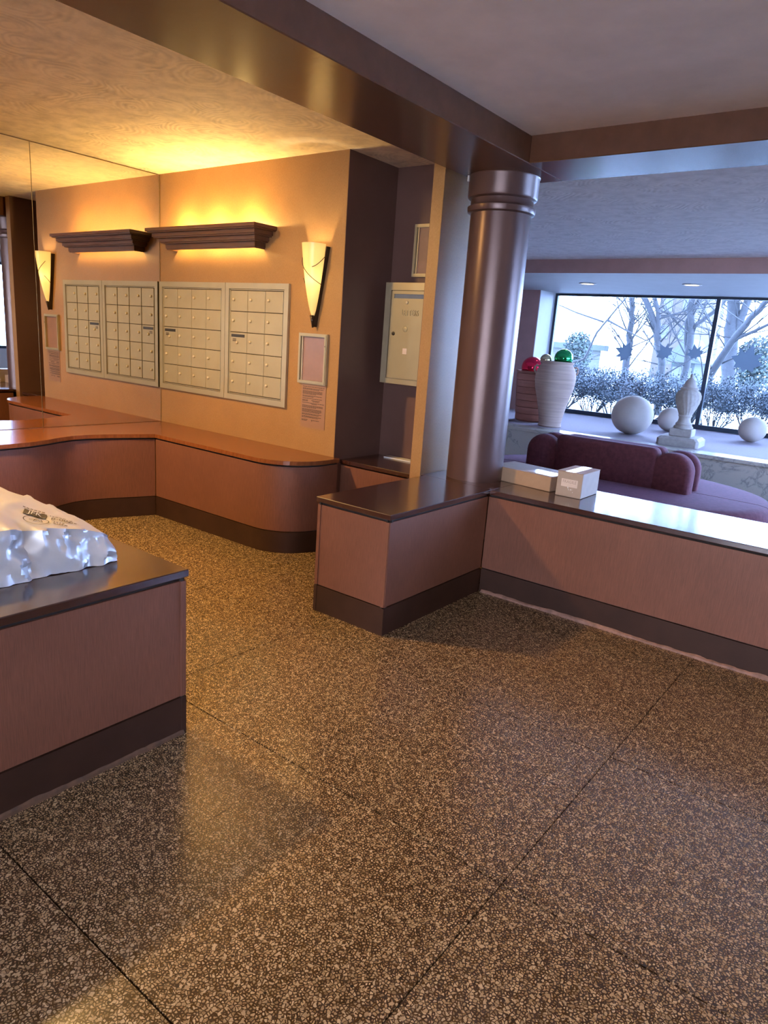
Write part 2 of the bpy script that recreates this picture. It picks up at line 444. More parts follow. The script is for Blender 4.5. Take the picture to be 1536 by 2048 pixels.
S('wall_rear', rw, 'wallpaper', 'rear wall behind the camera with an opening for the added doors', 'wall')
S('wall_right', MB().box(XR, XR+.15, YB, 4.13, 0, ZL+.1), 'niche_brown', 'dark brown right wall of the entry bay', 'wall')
LY0, LY1, LZ0, LZ1 = 4.9, 10.6, .80, 2.34
S('wall_lounge_right', MB().box(XR, XR+.15, 4.13, LY0, 0, ZL+.1).box(XR, XR+.15, LY1, YG, 0, ZL+.1).box(XR, XR+.15, LY0, LY1, 0, LZ0).box(XR, XR+.15, LY0, LY1, LZ1, ZL+.1), 'white_paint', 'pale right wall of the lounge', 'wall')
lw = MB(); lw.box(-6.6, -6.45, 4.45, YG, 0, ZG)
S('wall_lounge_left', lw, 'mauve', 'left wall of the lounge', 'wall')
XJ = -5.16
S('wall_window', MB().box(-6.5, XJ, 10.55, 11.2, 0, ZS), 'mauve', 'mauve wall left of the big window with its pale reveal', 'wall')
S('trim_2', MB().box(XJ, XJ+.012, 10.55, YG-.03, .5, ZS), 'white_paint', 'pale window reveal at the left of the big window', 'trim')
# unseen glazed doors added behind camera to let in fill daylight
dr = thing('added_door_1', (0.3, YB-.07, 0), 'unseen glazed doors added behind the camera for fill daylight', 'door', kind='structure')
nd = 3
for k in range(nd):
    a, b = GX0+(GX1-GX0)*k/nd, GX0+(GX1-GX0)*(k+1)/nd
    f_ = MB(); f_.box(a, a+.06, YB-.1, YB-.05, 0, GZ1).box(b-.06, b, YB-.1, YB-.05, 0, GZ1).box(a+.06, b-.06, YB-.1, YB-.05, 0, .12).box(a+.06, b-.06, YB-.1, YB-.05, GZ1-.08, GZ1)
    fo = f_.build('door_leaf', 'winframe', dr)
    MB().box(a+.06, b-.06, YB-.08, YB-.072, .12, GZ1-.08).build('pane', 'warming_glass', fo)
S('added_canopy', MB().box(-4, 4, YB-1.5, YB-.15, 2.6, 2.75), 'white_paint', 'unseen slab over the doors, added to block sky light', 'added_canopy')  # unseen slab added to cut sky light on floor and benches
S('bounce_ground', MB().box(-30, 30, -40, YB-.16, -.3, -.01), 'road', 'unseen pale ground added outside the doors to bounce daylight in', 'ground')  # unseen ground added to bounce daylight up to the entry ceiling

# ------------------------------------------------------------------ mirrors
for k, (y0, y1, lab) in enumerate([(2.625, YW-.004, 'frameless wall mirror panel next to the mailboxes'), (1.45, 2.622, 'frameless wall mirror panel at the left edge of the picture'), (-.2, 1.447, 'frameless wall mirror panel nearest the camera')]):
    tt = thing('wall_mirror', (XM, (y0+y1)/2, BT), lab, 'mirror', 'frameless mirror panels on the left wall')
    MB().box(XM-.006, XM, y0, y1, BT+.003, ZL-.006).build('mirror_glass', 'mirror', tt)
    e = MB(); e.box(XM-.011, XM-.0065, y0, y1, BT+.002, ZL-.004)
    e.box(XM-.006, XM+.0012, y1-.0018, y1, BT+.003, ZL-.006)
    e.box(XM-.006, XM+.002, y0, y1, ZL-.009, ZL-.006)
    e.build('mirror_edge', 'mirror_edge', tt)

# ------------------------------------------------------------------ bench builder pieces
TT = .028; GR = .014; KH = .15
def bench_face(root, pts, name, out=.0, smooth=False, thick=.02):
    """panel, groove, kick board and lower groove following plan polyline pts (outer face), interior on the left-hand normal"""
    P = [Vector(p) for p in pts]; n = len(P)
    def off(d):
        res = []
        for i in range(n):
            a = P[max(i-1, 0)]; b = P[min(i+1, n-1)]
            if 0 < i < n-1:
                t1 = (P[i]-P[i-1]).normalized(); t2 = (P[i+1]-P[i]).normalized()
                n1 = Vector((-t1.y, t1.x)); n2 = Vector((-t2.y, t2.x)); nn = (n1+n2).normalized(); k = d/max(.3, nn.dot(n1))
            else:
                t = (b-a).normalized(); nn = Vector((-t.y, t.x)); k = d
            res.append((P[i].x+nn.x*k, P[i].y+nn.y*k))
        return res
    def strip(z0, z1, d0, d1, nm, mat):
        q_ = MB(); q_.prism(off(d0)+off(d1)[::-1], z0, z1, smooth)
        o = q_.build(nm, mat, root)
        if smooth: sharp(o, 30)
        return o
    strip(KH+.006, BT-TT-GR, .004, thick+.004, name, 'panel')
    strip(BT-TT-GR, BT-TT, .014, thick+.004, 'shadow_gap', 'groove')
    strip(KH, KH+.006, .014, thick+.004, 'shadow_gap', 'groove')
    strip(0.0, KH, .002, thick+.002, 'kick_board', 'kick')
    return off

# centre + right L bench
lb = thing('divider_bench', (-2.22, 2.69, 0), 'L-shaped brown laminate bench wall with dark top carrying the round column', 'bench')
bench_face(lb, [(-2.47, 3.70), (-2.47, 2.69)], 'side_panel')
bench_face(lb, [(-2.47, 2.69), (-1.978, 2.69)], 'end_panel')
bench_face(lb, [(-1.978, 2.69), (-1.978, 3.68)], 'side_panel')
bench_face(lb, [(-1.978, 3.68), (XR-.01, 3.68)], 'front_panel')
bench_face(lb, [(XR-.01, 4.28), (-2.51, 4.28)], 'rear_panel')
MB().box(-2.476, -1.972, 2.684, 3.708, BT-TT, BT, .003).build('top', 'top', lb)
t = MB(); t.box(-2.508, -1.972, 3.7085, 4.286, BT-TT, BT, .003); t.build('top', 'top', lb)
t = MB(); t.box(-1.9715, XR-.01, 3.672, 4.286, BT-TT, BT, .003); t.build('top', 'top', lb)
# broken plaster skim along the bottom of the long bench
random.seed(4)
def skirt(root, x0, x1, y, step, name, side):
    q_ = MB(); n = int(abs(x1-x0)/step); vs = []; fs = []
    for i in range(n+1):
        x = x0+(x1-x0)*i/n
        h = .014+.020*max(0, noise.noise((x*3.1, y, 1)))+.012*abs(noise.noise((x*14, y, 3)))
        d = .006+.012*abs(noise.noise((x*8, y, 9)))
        if side == 'y': vs += [(x, y-d, 0), (x, y-d*.7, h*.6), (x, y+.001, h)]
        else: vs += [(y+d, x, 0), (y+d*.7, x, h*.6), (y-.001, x, h)]
    for i in range(n):
        for k in range(2): fs.append((i*3+k, i*3+3+k, i*3+4+k, i*3+1+k))
    q_.add(vs, fs); return q_.build(name, 'scuff', root)
M['scuff'] = simple('chipped_paint_edge', (.20, .105, .075), .6, var=.35, vscale=25)
skirt(lb, -1.96, XR-.05, 3.68, .018, 'chipped_edge', 'y')

# left bench
kb = thing('low_bench', (-2.4, .4, 0), 'low brown bench at the left edge with the white parcel bag on top', 'bench')
bench_face(kb, [(-1.96, -1.6), (-1.96, 1.465)], 'front_panel')
bench_face(kb, [(-1.96, 1.465), (-2.95, 1.465)], 'end_panel')
bench_face(kb, [(-2.95, 1.465), (-2.95, -1.6)], 'rear_panel')
MB().box(-2.956, -1.954, -1.6, 1.471, BT-TT, BT, .003).build('top', 'top', kb)
skirt(kb, -1.5, 1.45, -1.96, .018, 'chipped_edge', 'x').data.materials[0] = simple('dusty_dark_edge', (.085, .045, .025), .7, var=.4, vscale=25)

# L-shaped ledge around the nook
front = []
for p in [(-4.68, -1.5), (-4.68, 1.9), (-4.685, 2.1), (-4.70, 2.24), (-4.745, 2.38), (-4.80, 2.5), (-4.835, 2.62), (-4.83, 2.74), (-4.79, 2.88), (-4.72, 3.05), (-4.665, 3.19)]: front.append(p)
cx, cy, R_ = -3.53, 3.53, .34
arc = [(cx+R_*math.sin(a), cy-R_*math.cos(a)) for a in [i*PI/2/12 for i in range(13)]]
ng = thing('nook_ledge', (-4.2, 3.4, 0), 'corner ledge of orange brown laminate with a rounded end under the mailboxes', 'bench')
bench_face(ng, front, 'side_panel', smooth=True)
bench_face(ng, [(-4.665, 3.19), (-3.53, 3.19)], 'front_panel')
bench_face(ng, [(-3.53, 3.19)]+arc[1:]+[(-3.19, 3.668)], 'curved_panel', smooth=True)
o_ = .008
tp = [(x+o_, y) for x, y in front[:-1]]+[(-4.655, 3.182)]
q_ = MB(); q_.prism([(XM+.002, -1.5)]+tp+[(-4.655, 3.182), (XM+.002, YW-.002)][1:], BT-TT, BT)
M['top2'] = fibre('orange_brown_top', (.20, .066, .022), .2, 40, .2, .2, .03, .5)
q_.build('top', 'top2', ng)
arc2 = [(cx+(R_+o_)*math.sin(a), cy-(R_+o_)*math.cos(a)) for a in [i*PI/2/12 for i in range(13)]]
q_ = MB(); q_.prism([(XM+.003, YW-.0015), (-4.6545, 3.182)]+arc2+[(-3.19+o_, YW-.002)], BT-TT, BT); q_.build('top', 'top2', ng)

# niche ledge
nl = thing('niche_shelf', (-2.92, 3.95, 0), 'small brown shelf filling the bottom of the niche under the letter box', 'shelf')
MB().box(-3.233, -2.602, 3.735, 4.188, BT-TT-.02, BT-.02, .002).build('top', 'top', nl)
MB().box(-3.233, -2.602, 3.75, 3.77, .006, BT-TT-.02-.012).build('front_panel', 'panel', nl)
tag(MB().box(-3.12, -2.61, 4.10, 4.18, BT-.0195, BT-.012, .001).build('pale_strip', 'paper', org=(-2.86, 4.14, BT-.02)), 'pale flat strip lying at the back of the niche shelf', 'strip')  # plain pale strip on the shelf, no light fitting

# ------------------------------------------------------------------ column
co = thing('round_column', (-2.25, 3.95, BT), 'round bronze painted column with stepped capital standing on the bench', 'column')
CX, CY = -2.25, 3.95
sharp(MB().lathe([(.0001, BT+.0005), (.181, BT+.0005), (.181, 2.30)], (CX, CY, 0), 64).build('shaft', 'column', co))
sharp(MB().lathe([(.181, 2.255), (.199, 2.262), (.203, 2.275), (.203, 2.292), (.190, 2.300), (.187, 2.305), (.187, 2.345)], (CX, CY, 0), 64).build('ring_moulding', 'column', co))
sharp(MB().lathe([(.187, 2.335), (.203, 2.342), (.208, 2.352), (.208, 2.458), (.212, 2.4645), (.0001, 2.4645)], (CX, CY, 0), 64).build('capital', 'column', co))
MB().box(CX-.165, CX-.155, CY-.150, CY-.138, 2.43, 2.462).build('paint_chip', 'paper', co)

# ------------------------------------------------------------------ mailboxes
def mailbank(x0, x1, cols, label):
    z0, z1 = .945, 1.82
    t = thing('mailbox_bank', ((x0+x1)/2, YW, z0), label, 'mailboxes', 'banks of beige mailboxes')
    b = .042; yf = YW-.022
    f_ = MB()
    f_.box(x0, x1, yf, YW-.0005, z1-b, z1).box(x0, x1, yf, YW-.0005, z0, z0+b)
    f_.box(x0, x0+b, yf, YW-.0005, z0+b, z1-b).box(x1-b, x1, yf, YW-.0005, z0+b, z1-b)
    e = .012
    for (a, c, d, g) in ((x0+b, x1-b, z1-b-e, z1-b), (x0+b, x1-b, z0+b, z0+b+e), (x0+b, x0+b+e, z0+b, z1-b), (x1-b-e, x1-b, z0+b, z1-b)):
        f_.box(a+.003, c-.003, yf+.006, YW-.0005, d+.003, g-.003)
    f_.build('frame', 'mailframe', t)
    X0, X1, Z0, Z1 = x0+b+e, x1-b-e, z0+b+e, z1-b-e
    MB().box(X0-.012, X1+.012, YW-.004, YW-.0002, Z0-.012, Z1+.012).build('backing', 'groove', t)
    cw, ch = (X1-X0)/cols, (Z1-Z0)/5
    dm = MB(); gp = .0022
    dm.box(gp, cw-gp, -.0, .008, gp, ch-gp, .0015)
    dm.box(gp, gp+.004, -.003, .002, gp, ch-gp)          # folded edge
    lk = MB(); lk.lathe([(.0001, .012), (.008, .012), (.011, .008), (.011, 0)], n=12)
    lk.v = [(x, -z-.0, y) for x, y, z in lk.v]
    dmesh = lmesh = None
    for r in range(5):
        for c in range(cols):
            px, pz = X0+c*cw, Z0+r*ch
            if dmesh is None:
                d_ = dm.build('door', 'mailbox', t); dmesh = d_.data
                l_ = lk.build('lock', 'chrome', d_); lmesh = l_.data
                l_.location = (0, 0, 0)
                for me in (dmesh,):
                    for v in me.vertices: v.co += ORG[t.name]
                for v in lmesh.vertices: v.co += ORG[t.name]
            else:
                d_ = bpy.data.objects.new('door', dmesh); COL.objects.link(d_); d_.parent = t
                l_ = None
            d_.location = Vector((px, yf+.005, pz))-ORG[t.name]
            ORG[d_.name] = Vector((px, yf+.005, pz))
            master = (r == 2 and c == 0)
            if l_ is None:
                l_ = bpy.data.objects.new('lock', lmesh); COL.objects.link(l_); l_.parent = d_
            l_.location = (cw*(.22 if not master else .45), 0, ch*.56 if not master else ch*.5)
            if master:
                s_ = MB().box(px+cw*.1, px+cw*.88, yf+.0025, yf+.0052, pz+ch*.76, pz+ch*.90)
                s_.build('mail_slot', 'black', d_)
                s_ = MB()
                for k in range(3): s_.box(px+cw*.18, px+cw*.38, yf+.0035, yf+.0052, pz+ch*(.55+.05*k), pz+ch*(.58+.05*k))
                s_.build('stamped_marks', 'ink', d_)
    return t
mailbank(XM+.012, -4.412, 4, 'wider beige mailbox bank, four doors across, next to the mirror')
mailbank(-4.408, -3.725, 3, 'narrower beige mailbox bank, three doors across, nearer the wall sconce')

# ------------------------------------------------------------------ valance light
vx0, vx1, vy0 = -5.165, -3.885, 3.455
vl = thing('valance_light', ((vx0+vx1)/2, YW, 2.05), 'stepped brown wooden valance lamp glowing above the mailboxes', 'lamp')
zt = [2.205, 2.172, 2.135, 2.098, 2.055]
for k in range(4):
    i = .038*k; th = .018
    a, b, c = vx0+i, vx1-i, vy0+i
    q_ = MB()
    poly = [(a, YW-.001), (a, c), (b, c), (b, YW-.001), (b-th, YW-.001), (b-th, c+th), (a+th, c+th), (a+th, YW-.001)]
    zb = zt[k+1]; z1 = zt[k]
    bm_pts = []
    q_.prism(poly, zb+.009, z1)
    i2 = .012
    poly2 = [(a+i2, YW-.001), (a+i2, c+i2), (b-i2, c+i2), (b-i2, YW-.001), (b-.075, YW-.001), (b-.075, min(c+.075, 3.64)), (a+.075, min(c+.075, 3.64)), (a+.075, YW-.001)]
    if k < 3:
        n_ = len(poly)
        q_.prism(poly2, zb, zb+.009)
    else:
        poly2 = [(a+.006, YW-.001), (a+.006, c+.006), (b-.006, c+.006), (b-.006, YW-.001), (b-th, YW-.001), (b-th, c+th), (a+th, c+th), (a+th, YW-.001)]
        q_.prism(poly2, zb, zb+.009)
    q_.build('moulding', 'valance', vl)
for k in range(3):
    bx_ = vx0+.26+k*(vx1-vx0-.52)/2
    sk = MB(); sk.box(bx_-.02, bx_+.02, 3.584, 3.668, 2.190, 2.208); so = sk.build('socket', 'paper', vl)
    MB().sphere((bx_, 3.560, 2.199), .024, 16).build('bulb', 'bulb', vl)

# ------------------------------------------------------------------ wall sconce
sx = -3.462
sc = thing('wall_sconce', (sx, YW, 1.54), 'cone-shaped alabaster glass wall sconce with dark bronze frame, lit', 'lamp')
q_ = MB(); Tm = Matrix.Translation((0, YW-.001, 0)) @ Matrix.Rotation(PI/2, 4, 'X')
def tri(wt, wb, z0, z1): return [(sx-wb, z0), (sx+wb, z0), (sx+wt, z1), (sx-wt, z1)]
outer = tri(.112, .012, 1.545, 2.06); inner = tri(.100, .004, 1.60, 2.052)
q_.prism(tri(.098, .005, 1.535, 2.06), 0, .010, T=Tm)
for sgn in (-1, 1):
    q_.prism([(sx+sgn*.005, 1.535), (sx+sgn*.098, 2.06), (sx+sgn*.088, 2.06), (sx-sgn*.003, 1.535)], .010, .034, T=Tm)
q_.build('back_plate', 'bronze', sc)
hs = MB()
prof = []
for k in range(17):
    u = k/16
    z = 1.615+(2.075-1.615)*u
    r = (.013+.077*(u**.75)+.004*math.sin(u*PI))
    prof.append((r, z))
prof = [(.001, 1.607), (.010, 1.609)]+prof
hs.lathe(prof, (sx, YW-.036, 0), 24, PI, 2*PI, sy=1.15)
hs.lathe([(max(.0005, r-.005), z) for r, z in prof], (sx, YW-.036, 0), 24, PI, 2*PI, sy=1.15)
so = hs.build('glass_shade', 'shade', sc)
q_ = MB(); q_.lathe([(.0005, 2.055), (.078, 2.058)], (sx, YW-.036, 0), 24, PI, 2*PI, sy=1.1); q_.build('added_diffuser', 'shade', sc)  # added disc that softens the light spilling up the wall
MB().tube([(sx, YW-.036, 1.530), (sx, YW-.042, 1.57), (sx, YW-.05, 1.612)], [.006, .010, .014], 8).build('tip', 'bronze', sc)
MB().sphere((sx, YW-.064, 1.85), .026, 16).build('bulb', 'bulb2', sc)
def vine(pts):
    MB().tube(pts, .0024, 6).build('vine_wire', 'bronze', sc)
def onsh(ang, z, e=.006):
    u = (z-1.615)/(2.075-1.615); r = (.013+.077*(max(u, 0)**.75)+.004*math.sin(u*PI))+e
    return (sx+r*math.cos(ang), YW-.036+r*1.15*math.sin(ang), z)
vine([onsh(PI*2-.02-k*.11, 1.995-.055*math.sin(k/9*PI/2)-.002*k, .006) for k in range(10)])
vine([onsh(PI*2-.02-k*.26, 1.815+.0011*k*k+.006*k, .006) for k in range(11)])
vine([onsh(PI+.05+.09*k, 1.79+.0075*k, .006) for k in range(9)])

# ------------------------------------------------------------------ frames, notice, letter box
def docframe(x0, x1, z0, z1, y, label):
    t = thing('notice_case', ((x0+x1)/2, y, z0), label, 'frame')
    b = .022; q_ = MB()
    for s_, (ya, yb) in ((0, (y-.022, y-.0005)), (.006, (y-.027, y-.022))):
        q_.box(x0+s_, x1-s_, ya, yb, z1-b+s_*.3, z1-s_).box(x0+s_, x1-s_, ya, yb, z0+s_, z0+b-s_*.3)
        q_.box(x0+s_, x0+b-s_*.3, ya, yb, z0+b-s_*.3, z1-b+s_*.3).box(x1-b+s_*.3, x1-s_, ya, yb, z0+b-s_*.3, z1-b+s_*.3)
    q_.build('frame', 'mailframe', t)
    MB().box(x0+b, x1-b, y-.006, y-.001, z0+b, z1-b).build('backing', 'frameback', t)
    q_ = MB(); q_.box(x0+b+.006, x0+b+.012, y-.016, y-.006, z0+b, z1-b); q_.build('hinge_rod', 'chrome', t)
    MB().box(x1-b*.7, x1-b*.45, y-.029, y-.027, z1-.085, z1-.078).build('lock', 'black', t)
    return t
docframe(-3.605, -3.335, 1.142, 1.49, YW, 'small empty beige notice frame below the wall sconce')
docframe(-3.04, -2.77, 1.925, 2.272, 4.19, 'beige notice frame above the letter box in the niche')
np_ = thing('notice_plate', (-3.45, YW, .83), 'copper coloured notice plate with lines of small print', 'notice')
MB().box(-3.575, -3.338, YW-.004, YW-.0005, .828, 1.138).build('plate', 'notice', np_)
random.seed(7); tx = MB(); z = 1.122
lay = [(.21, 1), 0, (.20, 2), 0, (.19, 4), 0, (.19, 2), 0, (.19, 1), 0, (-1, 2), 0, (.21, 1), (.05, 1), 0, (.20, 3), 0, (.19, 4), 0, (.19, 2), 0, (.19, 2), 0, 0, (-1, 2)]
for it in lay:
    if it == 0: z -= .0055; continue
    w_, n_ = it
    for k in range(n_):
        xs = -3.562 if w_ != .05 else -3.47
        end = xs+(abs(w_) if w_ > 0 else .17)*(1 if k < n_-1 or n_ == 1 else random.uniform(.5, 1))
        x = xs
        while x < end:
            l = random.uniform(.006, .02)
            if not (w_ < 0 and xs+.045 < x < xs+.085): tx.box(x, min(x+l, end), YW-.0047, YW-.0039, z-.0036, z)
            x += l+.003
        z -= .0068
tx.build('small_print', 'ink', np_)['kind'] = 'stuff'

lbx = thing('letter_box', (-2.9, 4.19, 1.19), 'beige metal wall letter box with a slot, embossed LETTERS, in the niche', 'letter box')
a, b, c, d, y0, y1 = -3.145, -2.665, 1.185, 1.872, 4.02, 4.189
MB().box(a+.01, b-.01, y0+.02, y1, c+.01, d-.01).build('body', 'mailframe', lbx)
q_ = MB(); e = .05
q_.prism([(a, c), (b, c), (b-e, c+e*.7), (a+e, c+e*.7)], 0, .022, T=Matrix.Translation((0, y0+.022, 0)) @ Matrix.Rotation(PI/2, 4, 'X'))
q_.prism([(a, d), (a+e, d-e), (b-e, d-e), (b, d)], 0, .022, T=Matrix.Translation((0, y0+.022, 0)) @ Matrix.Rotation(PI/2, 4, 'X'))
q_.prism([(a, c), (a+e, c+e*.7), (a+e, d-e), (a, d)], 0, .020, T=Matrix.Translation((0, y0+.022, 0)) @ Matrix.Rotation(PI/2, 4, 'X'))
q_.prism([(b, c), (b, d), (b-e, d-e), (b-e, c+e*.7)], 0, .020, T=Matrix.Translation((0, y0+.022, 0)) @ Matrix.Rotation(PI/2, 4, 'X'))
q_.build('frame', 'mailframe', lbx)
q_ = MB(); dx0, dx1 = a+e+.004, b-e-.004
dz0, dz1 = c+.04, d-e-.004; sz0, sz1 = 1.768, 1.797
q_.box(dx0, dx1, y0+.006, y0+.02, dz0, sz0).box(dx0, dx1, y0+.006, y0+.02, sz1, dz1).box(dx0, dx0+.02, y0+.006, y0+.02, sz0, sz1).box(dx1-.02, dx1, y0+.006, y0+.02, sz0, sz1)
ld = q_.build('door', 'mailbox', lbx)
MB().box(dx0+.02, dx1-.02, y0+.014, y0+.02, sz0, sz1).build('slot_flap', 'slotglass', lbx)
def disc(x, z, r, y, h, name, mat, parent):
    q_ = MB(); q_.lathe([(.0001, h), (r*.8, h), (r, h*.6), (r, 0)], n=16); q_.v = [(x+u, y-w_, z+v) for u, v, w_ in q_.v]
    return q_.build(name, mat, parent)
disc(-2.955, 1.742, .012, y0+.006, .008, 'screw', 'chrome', ld)
disc(-3.055, 1.530, .013, y0+.006, .005, 'lock', 'black', ld)
disc(-2.955, 1.565, .020, y0+.006, .003, 'embossed_disc', 'mailbox', ld)
MB().box(-2.963, -2.927, y0+.004, y0+.006, 1.395, 1.434).build('sticker', 'sticker', ld)
vs_, fs_ = text_geo('LETTERS', .056, .004)
q_ = MB(); q_.add([(-2.922+p.x*.68, y0+.005-p.z, 1.672+p.y) for p in vs_], fs_); q_.build('embossed_letters', 'mailframe', ld)

# ------------------------------------------------------------------ cardboard boxes
def place(x, y, z, rot): return Matrix.Translation((x, y, z)) @ Matrix.Rotation(rot, 4, 'Z')
T1 = place(-2.175, 4.02, BT, math.radians(-8))
b1 = thing('cardboard_box', (-1.95, 4.08, BT), 'long flat tan cardboard box lying beside the column', 'box')
MB().box(0, .465, 0, .27, .0005, .092, .003, T1).build('carton', 'cardboard', b1)
MB().box(0.002, .463, .002, .268, .0921, .0932, 0, T1).build('lid', 'card_light', b1)
q_ = MB(); q_.box(.030, .034, -.0012, .0005, .032, .062, 0, T1).box(.034, .046, -.0012, .0005, .058, .062, 0, T1).box(.034, .040, -.0012, .0005, .032, .035, 0, T1)
q_.build('hand_slot', 'groove', b1)
MB().box(.26, .455, .03, .16, .0933, .0940, 0, T1).build('packing_label', 'tape', b1)
T2 = place(-1.662, 3.92, BT, math.radians(.5))
b2 = thing('cardboard_box', (-1.6, 4.08, BT), 'small brown cardboard box with a FRAGILE sticker on the bench', 'box')
MB().box(0, .160, 0, .27, .0005, .150, .003, T2).build('carton', 'card_light', b2)
q_ = MB(); q_.box(-.001, .161, -.001, .271, .1495, .1525, 0, T2); q_.build('lid_flaps', 'cardboard', b2)
MB().box(.050, .108, -.002, .272, .1526, .1534, 0, T2).build('packing_tape', 'tape', b2)
st = MB().box(.030, .132, -.0016, .0005, .062, .108, 0, T2).build('fragile_sticker', 'sticker', b2)
vs_, fs_ = text_geo('FRAGILE', .0245, 0)
q_ = MB(); q_.add([T2 @ Vector((.081+p.x*.95, -.0022, .092+p.y)) for p in vs_], fs_); q_.build('lettering', 'stickertext', st, recalc=False)
random.seed(11); q_ = MB()
for k in range(7):
    u, v = random.uniform(.07, .115), random.uniform(.028, .058); s_ = random.uniform(.002, .005)
    q_.box(u, u+s_, -.0016, .0005, v, v+s_*1.3, 0, T2)
q_.build('torn_tape', 'paper', b2)

# ------------------------------------------------------------------ parcel bag
bgt = thing('parcel_bag', (-2.42, .95, BT), 'crumpled white plastic parcel bag printed JFK on the low bench', 'parcel')
NU, NV = 90, 96
secs = [  # y, front-bottom x, front-top (x,z), ridge (x,z), back-top (x,z), back-bottom x
    (.42, -2.24, (-2.30, .70), (-2.42, .72), (-2.58, .70), -2.66),
    (.52, -2.20, (-2.25, .80), (-2.44, .86), (-2.64, .86), -2.74),
    (.80, -2.185, (-2.235, .835), (-2.45, .90), (-2.68, .92), -2.78),
    (.98, -2.185, (-2.235, .825), (-2.45, .895), (-2.67, .93), -2.76),
    (1.03, -2.205, (-2.25, .805), (-2.44, .88), (-2.64, .915), -2.73),
    (1.12, -2.185, (-2.225, .80), (-2.42, .85), (-2.60, .87), -2.68),
    (1.22, -2.185, (-2.21, .785), (-2.38, .81), (-2.54, .825), -2.60),
    (1.30, -2.185, (-2.21, .755), (-2.35, .775), (-2.48, .775), -2.54),
    (1.332, -2.20, (-2.225, .735), (-2.34, .745), (-2.43, .745), -2.48),
    (1.34, -2.23, (-2.24, .70), (-2.34, .715), (-2.40, .715), -2.44)]
def lerp(a, b, t): return a+(b-a)*t
def section(y):
    for i in range(len(secs)-1):
        if secs[i][0] <= y <= secs[i+1][0]:
            t = (y-secs[i][0])/(secs[i+1][0]-secs[i][0]); A, B = secs[i], secs[i+1]
            return [(lerp(A[1], B[1], t), BT+.003), (lerp(A[2][0], B[2][0], t), lerp(A[2][1], B[2][1], t)), (lerp(A[3][0], B[3][0], t), lerp(A[3][1], B[3][1], t)),
                    (lerp(A[4][0], B[4][0], t), lerp(A[4][1], B[4][1], t)), (lerp(A[5], B[5], t), BT+.003)]
vs_, fs_ = [], []
for i in range(NU+1):
    y = secs[0][0]+(secs[-1][0]-secs[0][0])*i/NU
    sct = section(y)
    segs = [math.dist(sct[k], sct[(k+1) % 5]) for k in range(5)]; tot = sum(segs)
    for j in range(NV):
        d = tot*j/NV; k = 0
        while d > segs[k]: d -= segs[k]; k += 1
        t = d/segs[k]; p, r_ = sct[k], sct[(k+1) % 5]
        x, z = lerp(p[0], r_[0], t), lerp(p[1], r_[1], t)
        P_ = Vector((x, y, z))
        n1 = 1-2.6*abs(noise.noise(P_*7.5+Vector((1, 5, 2)))); n2 = 1-abs(noise.noise(P_*15+Vector((3, 1, 7)))*2)
        n3 = 1-abs(noise.noise(P_*34+Vector((9, 4, 2)))*2)
        amp = .020*(n1-.35)+.014*(n2-.5)+.006*(n3-.5)
        side = 1.0 if k in (0,) else (.22 if k in (1, 2) else 1.0)
        if k == 4: amp = 0
        ctr = Vector((-2.42, y, .75)); nrm = (P_-ctr); nrm.y = 0; nrm.normalize()
        P_ += nrm*amp*side + Vector((0, amp*.5*side, 0))
        P_.z = max(P_.z, BT+.0012)
        vs_.append(P_)
for i in range(NU):
    for j in range(NV):
        fs_.append((i*NV+j, i*NV+(j+1) % NV, (i+1)*NV+(j+1) % NV, (i+1)*NV+j))
fs_.append(tuple(range(NV-1, -1, -1))); fs_.append(tuple(NU*NV+j for j in range(NV)))
q_ = MB(); q_.add(vs_, fs_, True); bagm = q_.build('bag', 'mailer', bgt); sharp(bagm, 28)
bvh = BVHTree.FromPolygons([tuple(v) for v in vs_], fs_[:-2])
def drape(vs, fs, name, mat, off=.0015):
    bm = bmesh.new(); vv = [bm.verts.new(v) for v in vs]
    for f in fs:
        try: bm.faces.new([vv[i] for i in f])
        except ValueError: pass
    bmesh.ops.triangulate(bm, faces=bm.faces[:])
    for _ in range(4):
        long = [e for e in bm.edges if e.calc_length() > .006]
        if not long: break
        bmesh.ops.subdivide_edges(bm, edges=long, cuts=1); bmesh.ops.triangulate(bm, faces=[f for f in bm.faces if len(f.verts) > 3])
    out = []
    for v in bm.verts:
        h = bvh.ray_cast(Vector((v.co.x, v.co.y, 1.2)), Vector((0, 0, -1)))
        out.append((v.co.x, v.co.y, (h[0].z if h[0] else .8)+off))
    bm.verts.index_update(); f2 = [[v.index for v in f.verts] for f in bm.faces]; bm.free()
    q_ = MB(); q_.add(out, f2); return q_.build(name, mat, bgt, recalc=False)
# printed label: u runs along the writing, v upwards on the slanted top of the bag
LA, LT = (-2.31, 1.13), .6
def lab(u, v): return Vector((LA[0]+u*math.sin(LT)-v*math.cos(LT), LA[1]+u*math.cos(LT)+v*math.sin(LT), 0))
def flat(s, size, u, v, kx=.8):
    vv, f = text_geo(s, size)
    return [lab(u+p.x*kx, v+p.y) for p in vv], f
def rectv(u, v, ww, hh): return [lab(u-ww/2, v-hh/2), lab(u+ww/2, v-hh/2), lab(u+ww/2, v+hh/2), lab(u-ww/2, v+hh/2)], [(0, 1, 2, 3)]
drape(*rectv(-.024, .018, .070, .038), 'print_block', 'ink', .0028)
drape(*flat('JFK', .039, -.024, .018), 'lettering', 'paper', .0042)
drape(*flat('B-007', .036, .060, .008), 'lettering', 'ink', .003)
ov, of = [], []
for k in range(40):
    a = 2*PI*k/40
    for r_ in (1, .93): ov.append(lab(-.0135+.040*r_*math.cos(a), -.034+.029*r_*math.sin(a)))
for k in range(40): of.append((2*k, 2*k+1, (2*k+3) % 80, (2*k+2) % 80))
drape(ov, of, 'oval_emblem', 'ink', .003)
em, ef = [], []
